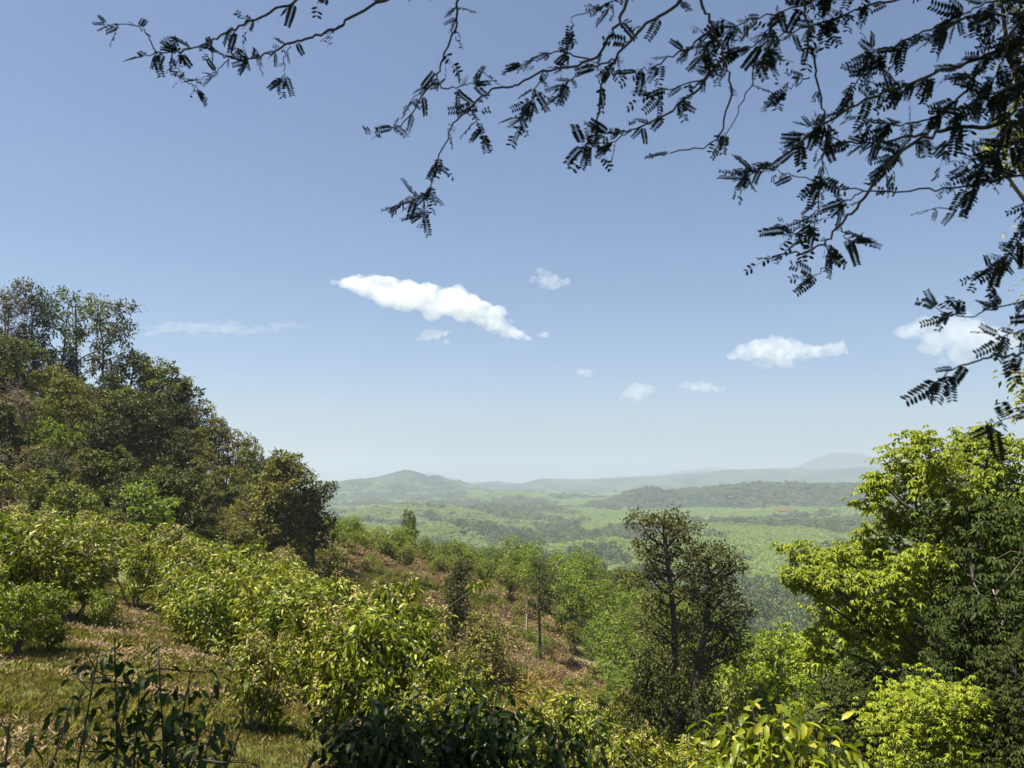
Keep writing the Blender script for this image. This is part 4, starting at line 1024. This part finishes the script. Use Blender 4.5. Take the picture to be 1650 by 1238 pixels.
# odd trees that can be picked out
solo('green1', 660, 111, 822, 'small dark tree standing up alone on the crest of the cleared slope', .55, 7.0)
def odd(key, px, py, w, h, lb):
    y = 300.0
    for _ in range(60):
        p = at(px, py, y); y += (p[2] - float(H(np.array([p[0]]), np.array([y]))[0]) - h * .5) * 6.0
        y = min(max(y, 250), 3500)
    p = at(px, py, y); o = link('flowering_tree', FT[key]); o.location = (float(p[0]), float(y), float(H(np.array([p[0]]), np.array([y]))[0])); o.scale = (w, w, h)
    tag(o, lb, 'tree')
odd('purple', 1024, 872, 18, 15, 'purple flowering tree in the valley left of the taller old tree')
odd('flame', 1264, 826, 45, 16, 'reddish flowering tree on the far plantation slope')
odd('flame', 1220, 948, 8, 9, 'small reddish flowering tree in the woods right of the old trees')
odd('flame', 942, 903, 11, 11, 'dull pinkish tree in the valley woods left of the old trees')

# a small cluster of blue roofed houses half hidden in the valley woods
def house(px, py, w, dp, hw, rz, roof, lb, seed):
    y = 480.0
    for _ in range(60):
        p = at(px, py, y); y += (p[2] - Hs(p[0], y) - hw) * 3.0
        y = min(max(y, 250), 900)
    p = at(px, py, y)
    o = thing('house', lb, 'house', (p[0], y, Hs(p[0], y)), rz)
    wm, N_, L_ = new_mat('plaster'); ou = N_.new('ShaderNodeOutputMaterial'); b = N_.new('ShaderNodeBsdfPrincipled'); b.inputs['Base Color'].default_value = (.62, .6, .56, 1); b.inputs['Roughness'].default_value = .9; L_.new(b.outputs[0], ou.inputs[0])
    rm, N_, L_ = new_mat('roof_sheet'); ou = N_.new('ShaderNodeOutputMaterial'); b = N_.new('ShaderNodeBsdfPrincipled'); b.inputs['Base Color'].default_value = (*roof, 1); b.inputs['Roughness'].default_value = .45; L_.new(b.outputs[0], ou.inputs[0])
    dmt, N_, L_ = new_mat('dark_opening'); ou = N_.new('ShaderNodeOutputMaterial'); b = N_.new('ShaderNodeBsdfPrincipled'); b.inputs['Base Color'].default_value = (.05, .05, .06, 1); b.inputs['Roughness'].default_value = .3; L_.new(b.outputs[0], ou.inputs[0])
    link('wall', box_mesh('wall', (-w / 2, -dp / 2, -1), (w / 2, dp / 2, hw), wm), o)
    V = np.array([[-w * .56, -dp * .62, hw - .2], [w * .56, -dp * .62, hw - .2], [w * .56, dp * .62, hw - .2], [-w * .56, dp * .62, hw - .2], [-w * .56, 0, hw + dp * .3], [w * .56, 0, hw + dp * .3]])
    V = np.concatenate([V, V + np.array([0, 0, .15])])
    T = [[0, 1, 5], [0, 5, 4], [2, 3, 4], [2, 4, 5], [6, 11, 7], [6, 10, 11], [8, 10, 9], [8, 11, 10], [0, 6, 7], [0, 7, 1], [2, 8, 9], [2, 9, 3], [0, 4, 10], [0, 10, 6], [4, 3, 9], [4, 9, 10], [1, 7, 11], [1, 11, 5], [5, 11, 8], [5, 8, 2]]
    link('roof', mk_mesh('roof', V, np.array(T), rm), o)
    for k in range(3):
        cx = -w * .32 + k * w * .32
        link('door' if k == 1 else 'window', box_mesh('opening', (cx - .5, -dp / 2 - .05, 0 if k == 1 else .9), (cx + .5, -dp / 2 + .02, 2.1), dmt), o)
house(1262, 1003, 9, 7, 4.5, .3, (.05, .13, .42), 'house with a blue metal roof half hidden in the valley woods', 1)
house(1286, 1000, 7, 6, 4.8, -.5, (.10, .22, .5), 'house with a paler blue roof right of the other blue roofed one', 2)
house(1275, 1010, 6, 5, 4.0, .1, (.62, .64, .66), 'small house with a whitish roof just below the blue roofed ones', 3)

# ------------------------------------------------------------------ THE OVERHANGING TREE (pinnate leaves, seen against the sky)
def frond_mesh(pairs, wl, curve, seed, lacks=0.0):
    r = rv(seed); a = Acc()
    t = np.linspace(.16, .97, pairs)
    def pt(s): return np.array([s - curve * .15 * s * s, curve * .35 * s * s, -.12 * s * s])
    a.add(*tube(np.stack([pt(s) for s in np.linspace(0, .98, 6)]), np.linspace(.010, .005, 6), 3))
    for s in t:
        ll = wl * (0.8 + .4 * math.sin(min(1, s + .15) * 2.6))
        tg = pt(s + .02) - pt(s - .02); tg /= np.linalg.norm(tg)
        sd = np.array([-tg[1], tg[0], 0])
        for sg in (-1, 1):
            if r.random() < lacks: continue
            ax = sd * sg * .93 + tg * .32 + np.array([0, 0, r.normal() * .12 - .1]); ax /= np.linalg.norm(ax)
            b = np.cross(ax, [0, 0, 1.0]); b /= np.linalg.norm(b)
            q = pt(s); w = ll * .42
            V = np.array([q, q + ax * ll * .3 + b * w * .45, q + ax * ll * .72 + b * w * .5, q + ax * ll * 1.0 + b * w * .12, q + ax * ll * .97 - b * w * .22, q + ax * ll * .66 - b * w * .5, q + ax * ll * .26 - b * w * .42])
            a.add(V, [[0, 1, 6], [1, 5, 6], [1, 2, 5], [2, 4, 5], [2, 3, 4]])
    return a.mesh('pinnate_leaf', M['overhang'])
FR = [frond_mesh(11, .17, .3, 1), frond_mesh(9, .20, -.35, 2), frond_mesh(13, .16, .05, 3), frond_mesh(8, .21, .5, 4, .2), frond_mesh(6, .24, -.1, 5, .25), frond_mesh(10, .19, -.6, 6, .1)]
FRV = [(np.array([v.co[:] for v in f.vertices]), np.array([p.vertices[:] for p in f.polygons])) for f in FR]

# branches: points (column, row) in the photograph with the distance at start and end, girth, leaves per metre
BR = [
    ('A', [(800, -60), (690, -22), (606, 6), (550, 39), (503, 60), (468, 71), (430, 88), (400, 95), (369, 94), (339, 75)], 3.5, 3.9, 9, 11),
    ('A2', [(560, -50), (468, 6), (410, 32), (365, 54), (322, 75), (279, 83), (236, 90)], 3.4, 3.8, 8, 14),
    ('A3', [(258, 86), (249, 82), (240, 60), (227, 45), (195, 40), (171, 39)], 3.8, 3.8, 4, 5),
    ('A4', [(277, 84), (275, 112), (292, 127), (320, 146)], 3.8, 3.75, 4, 12),
    ('A5', [(369, 94), (350, 115), (325, 128)], 3.85, 3.8, 3, 14),
    ('A6', [(468, 71), (460, 90), (455, 128)], 3.75, 3.7, 2.5, 14),
    ('B', [(745, -40), (740, 0), (733, 47), (710, 103), (697, 133), (653, 194), (615, 215)], 3.3, 3.5, 7, 9),
    ('B2', [(697, 133), (725, 140), (765, 135)], 3.45, 3.3, 4, 16),
    ('B3', [(700, 128), (680, 145), (665, 160)], 3.45, 3.5, 3, 14),
    ('C', [(1020, -40), (1012, 0), (991, 47), (954, 97), (875, 116), (830, 138), (791, 146), (752, 181), (727, 207), (705, 258), (694, 301)], 3.1, 3.6, 8, 6),
    ('C2', [(694, 301), (680, 318), (648, 330)], 3.6, 3.6, 2.5, 22),
    ('C3', [(694, 301), (690, 322), (683, 345)], 3.6, 3.6, 2.5, 20),
    ('C4', [(752, 181), (770, 195), (776, 215)], 3.5, 3.5, 3, 22),
    ('C5', [(954, 97), (900, 85), (862, 92), (838, 108)], 3.3, 3.4, 4, 16),
    ('C6', [(875, 116), (862, 150), (838, 200)], 3.35, 3.3, 3.5, 18),
    ('D', [(1120, -40), (1096, 0), (1043, 40), (991, 97), (970, 137), (962, 200), (964, 232)], 3.0, 3.2, 9, 9),
    ('D2', [(991, 97), (955, 112), (925, 125), (905, 150)], 3.1, 3.1, 4, 18),
    ('D3', [(1010, -30), (985, 5), (930, 25), (918, 50)], 3.3, 3.3, 4, 5),
    ('E', [(1120, -40), (1128, 0), (1149, 42), (1170, 105), (1175, 158), (1154, 227), (1080, 247)], 3.0, 3.1, 8, 3),
    ('E2', [(1165, 95), (1128, 140), (1075, 182), (1017, 211), (975, 216)], 3.05, 3.2, 6, 10),
    ('E3', [(1245, 40), (1223, 95), (1202, 153), (1170, 216)], 3.1, 3.1, 4, 3),
    ('E4', [(1149, 42), (1110, 75), (1060, 105), (1030, 115)], 3.0, 3.1, 5, 20),
    ('E5', [(1170, 105), (1110, 135), (1050, 150)], 3.0, 3.1, 4, 18),
    ('E6', [(1017, 211), (985, 228), (940, 235)], 3.1, 3.1, 3, 18),
    ('F', [(1290, -40), (1299, 32), (1307, 90), (1323, 158), (1331, 211), (1323, 285), (1312, 369)], 2.9, 3.1, 7, 10),
    ('F2', [(1305, 125), (1275, 140), (1250, 152)], 3.0, 3.0, 3, 14),
    ('F3', [(1312, 369), (1290, 385), (1270, 372)], 3.1, 3.1, 3, 20),
    ('G', [(1720, 190), (1644, 195), (1570, 205), (1497, 216), (1439, 258), (1386, 327), (1354, 364), (1318, 400), (1244, 414)], 2.7, 3.1, 10, 10),
    ('G2', [(1497, 216), (1430, 228), (1360, 227), (1310, 205)], 2.9, 3.1, 6, 16),
    ('G3', [(1354, 364), (1365, 385), (1390, 392)], 3.1, 3.0, 3, 22),
    ('G4', [(1330, 392), (1335, 420), (1310, 450)], 3.1, 3.1, 3, 18),
    ('H', [(1710, 270), (1623, 285), (1560, 300), (1497, 306), (1391, 308), (1307, 290), (1254, 274)], 2.8, 3.2, 6, 7),
    ('H2', [(1560, 300), (1545, 330), (1500, 338)], 2.9, 2.9, 3, 8),
    ('H3', [(1391, 308), (1350, 330), (1310, 345), (1285, 365)], 3.1, 3.1, 3, 18),
    ('I', [(1720, 20), (1650, 63), (1590, 90), (1518, 116), (1412, 153), (1330, 200), (1260, 250), (1202, 285)], 2.7, 3.1, 9, 20),
    ('I2', [(1590, 90), (1560, 140), (1510, 190), (1440, 200), (1390, 190)], 2.8, 3.0, 6, 18),
    ('I3', [(1450, 140), (1420, 110), (1405, 80)], 3.0, 3.0, 4, 18),
    ('K', [(1720, -10), (1640, 20), (1560, 30), (1470, 60), (1400, 110), (1370, 150)], 2.8, 3.1, 8, 16),
    ('L', [(1560, -60), (1480, -10), (1400, 10), (1320, 40), (1240, 60), (1190, 85)], 2.9, 3.1, 7, 16),
    ('M', [(1420, -60), (1340, -10), (1260, 20), (1190, 40), (1130, 90)], 2.9, 3.1, 6, 20),
    ('M2', [(1260, 20), (1230, 60), (1240, 100)], 3.0, 3.0, 3, 20),
    ('N', [(1720, 60), (1660, 120), (1630, 190), (1600, 250), (1570, 300)], 2.6, 2.8, 9, 22),
    ('N2', [(1660, 120), (1600, 150), (1560, 170), (1520, 240)], 2.6, 2.8, 6, 24),
    ('N3', [(1700, 0), (1640, 40), (1610, 110), (1580, 160)], 2.6, 2.8, 8, 24),
    ('N4', [(1740, 230), (1660, 225), (1610, 240), (1560, 265)], 2.6, 2.8, 6, 24),
    ('N5', [(1720, -30), (1650, -10), (1580, 10), (1520, 50)], 2.6, 2.8, 7, 22),
    ('J', [(1720, 380), (1650, 392), (1620, 418), (1582, 440)], 2.8, 2.9, 4, 16),
    ('J2', [(1720, 470), (1650, 487), (1590, 500), (1560, 512), (1510, 497)], 2.8, 2.9, 4, 12),
    ('J3', [(1720, 550), (1650, 572), (1590, 576), (1550, 588), (1514, 612)], 2.4, 2.5, 6, 10),
    ('J4', [(1700, 655), (1640, 668), (1602, 686)], 2.5, 2.5, 3, 10),
    ('J5', [(1700, 500), (1650, 530), (1610, 540)], 2.6, 2.6, 3, 10),
    ('J6', [(1720, 300), (1660, 330), (1645, 370), (1610, 440)], 2.8, 2.9, 4, 12),
]
tx, ty = 4.6, 0.4
tbase = np.array([tx, ty, Hs(tx, ty)])
oh = thing('overhanging_tree', 'dark overhanging tree whose pinnate leaf sprays hang across the top of the sky', 'tree', tbase)
rg = rv(2024)
w = Acc()
trunkp = spline([(0, 0, -.3), (-.1, .1, 1.5), (-.25, .3, 3.2), (-.6, .6, 5.0), (-1.2, .9, 6.6)], 5)
w.add(*tube(trunkp, np.linspace(.22, .11, len(trunkp)), 9))
link('trunk', w.mesh('trunk', M['bark_dark'], True), oh)
# limbs above the picture that carry the hanging branches
limbs = [[(-.4, .4, 4.4), (-2.0, 1.6, 5.5), (-4.2, 2.4, 6.0), (-6.8, 2.6, 6.3)], [(-.9, .75, 6.0), (-3.0, .6, 7.3), (-6.0, .6, 8.0), (-9.4, .4, 8.2)], [(-.3, .35, 3.6), (-.5, 1.5, 4.7), (-1.3, 2.6, 5.4), (-2.6, 3.4, 6.0)]]
limbs += [[tuple(np.array(q) - tbase) for q in l] for l in (
    [(4.35, .7, 1.0), (3.9, 1.6, 1.9), (3.1, 2.2, 2.3), (1.7, 2.65, 2.25), (.2, 2.95, 2.4), (-1.3, 3.2, 2.65), (-2.6, 3.3, 2.9)],
    [(4.4, .65, .6), (3.8, 1.5, 1.3), (3.0, 2.2, 1.45), (2.45, 2.55, 1.1), (2.25, 2.6, .55), (2.15, 2.6, .1)],
    [(3.1, 2.2, 2.3), (2.6, 2.5, 2.1), (2.2, 2.7, 1.75), (1.95, 2.75, 1.5)])]
LP = []
for lm in limbs:
    p = spline(lm, 6); a = Acc(); a.add(*tube(p, np.linspace(.085 if lm[0][2] > 4.0 and lm[0][0] < 0 else .030, .005, len(p)), 7)); LP.append(p + tbase)
    link('limb', a.mesh('limb', M['bark_dark'], True), oh)
ALLP = np.concatenate(LP + [trunkp + tbase])
fronds = []
for nm, pp, d0, d1, girth, lpm in BR:
    kk = np.linspace(0, 1, len(pp))
    jit = np.cumsum(rg.normal(size=len(pp))) * .03; jit -= jit * 0 + jit[0]
    w3 = np.array([at(px, py, (d0 + (d1 - d0) * t) * .98 + j * min(1, len(nm) * .3)) for (px, py), t, j in zip(pp, kk, jit)])
    if len(nm) == 1 or nm in ('A2', 'N2', 'N3', 'N4', 'N5', 'J2', 'J3', 'J4', 'J5', 'J6', 'D3', 'E3'):
        if nm not in ('E3',):                      # carry it back to the nearest limb or the trunk, outside the frame
            q = ALLP[np.argmin(((ALLP - w3[0]) ** 2).sum(1))]
            w3 = np.concatenate([[q, (q + w3[0]) / 2 + np.array([0.08, -.05, .10]) * min(1, np.linalg.norm(q - w3[0]))], w3])
    p = spline(w3, 6)
    p[1:-1] += rg.normal(size=p[1:-1].shape) * .005
    gr = girth / F * 3.0 / 2
    a = Acc(); a.add(*tube(p - tbase, np.linspace(gr * .85, max(.0016, gr * .28), len(p)), 6))
    bo = link('branch', a.mesh('branch', M['bark_dark'], True), oh)
    seg = np.linalg.norm(np.diff(p, axis=0), axis=1); tot = seg.sum(); cum = np.concatenate([[0], np.cumsum(seg)])
    # leaves only on the part from where it comes into view
    s0 = 0.0
    vis = [i for i in range(len(p)) if p[i][1] > 1 and -40 < 825 + F * p[i][0] / (p[i][1] * math.cos(TH) + p[i][2] * math.sin(TH)) < 2300]
    s0 = cum[vis[0]] if vis else 0
    nf = max(2, int((tot - s0) * lpm * (2.6 if nm[0] in 'IKLMN' else 1.8)))
    for j in range(nf):
        s = s0 + (tot - s0) * (1 - rg.random() ** 1.25 * .98)
        i = min(len(p) - 2, int(np.searchsorted(cum, s) - 1)); i = max(i, 0)
        q = p[i] + (p[i + 1] - p[i]) * rg.random()
        tg = nrm(p[i + 1] - p[i])
        sd = nrm(np.cross(tg, rg.normal(size=3)))
        nb = 1 + int(rg.random() < .45) + int(rg.random() < .2)
        for m in range(nb):
            A = nrm(tg * rg.uniform(.2, .9) + sd * rg.uniform(.4, 1.0) + rg.normal(size=3) * .3 + np.array([0, 0, -.25]))
            Nn = nrm(np.array([0, -.75, .55]) + rg.normal(size=3) * .55)
            fronds.append((bo, q, A, Nn, rg.uniform(.04, .105), int(rg.integers(0, len(FR)))))
    # end spray
    for m in range(2):
        A = nrm(nrm(p[-1] - p[-3]) + rg.normal(size=3) * .35)
        fronds.append((bo, p[-1], A, nrm(np.array([0, -.75, .55]) + rg.normal(size=3) * .4), rg.uniform(.05, .11), int(rg.integers(0, len(FR)))))
print('fronds', len(fronds))
order = sorted(range(len(fronds)), key=lambda i: -fronds[i][4] / fronds[i][1][1])
rest = Acc()
for p in LP[3:]:                                   # small sprays along the limbs beside and above the picture
    for j in range(130):
        i = int(rg.integers(6, len(p)))
        A, Nn = rdir(rg, 1)[0] + np.array([0, 0, -.4]), np.array([0, -.6, .6]) + rg.normal(size=3) * .6
        A = nrm(A); B = nrm(np.cross(Nn, A)); U = np.cross(A, B); V, T = FRV[int(rg.integers(0, len(FR)))]
        L_ = rg.uniform(.07, .14)
        rest.add(p[i] - tbase + rg.normal(size=3) * .03 + L_ * (V @ np.stack([A, B, U])), T)
for n_, i in enumerate(order):
    bo, q, A, Nn, L_, k = fronds[i]
    B = nrm(np.cross(Nn, A)); U = np.cross(A, B); q = q - tbase
    if n_ < 300:
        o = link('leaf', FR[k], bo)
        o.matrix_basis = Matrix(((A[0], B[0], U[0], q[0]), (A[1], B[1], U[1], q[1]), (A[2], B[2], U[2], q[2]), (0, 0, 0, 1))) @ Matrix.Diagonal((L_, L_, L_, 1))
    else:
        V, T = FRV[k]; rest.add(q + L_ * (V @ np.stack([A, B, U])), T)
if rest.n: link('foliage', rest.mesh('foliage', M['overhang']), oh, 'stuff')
# the tree's own crown overhead, above the picture: spread and cut to keep the near ground and the hanging sprays in shade
n = 12000
c = np.array([-2.8, 3.2, 6.6]); q = c + rdir(rg, n) * (rg.random((n, 1)) ** .4) * np.array([8.8, 5.8, 1.6])
q += rg.normal(size=(n, 3)) * .15
q = q[q[:, 2] > np.maximum(.66 * q[:, 1] + .55, 3.6)]
q = q[(q[:, 1] < 6.4) | (q[:, 0] < -3.6)]  # crown cut back here so that sun reaches the big leaved bush
q = q[fbm(q[:, 0] / 1.3, q[:, 1] / 1.3, 95) > -.42]
a = Acc()
for j in range(4):
    m = len(q); a.add(*leaf_geo(q - tbase + rg.normal(size=(m, 3)) * .12, rdir(rg, m) * np.array([1, 1, .5]), rdir(rg, m) + np.array([0, 0, 1.2]), rg.uniform(.12, .22, m), .09))
link('crown', a.mesh('crown', M['overhang']), oh)
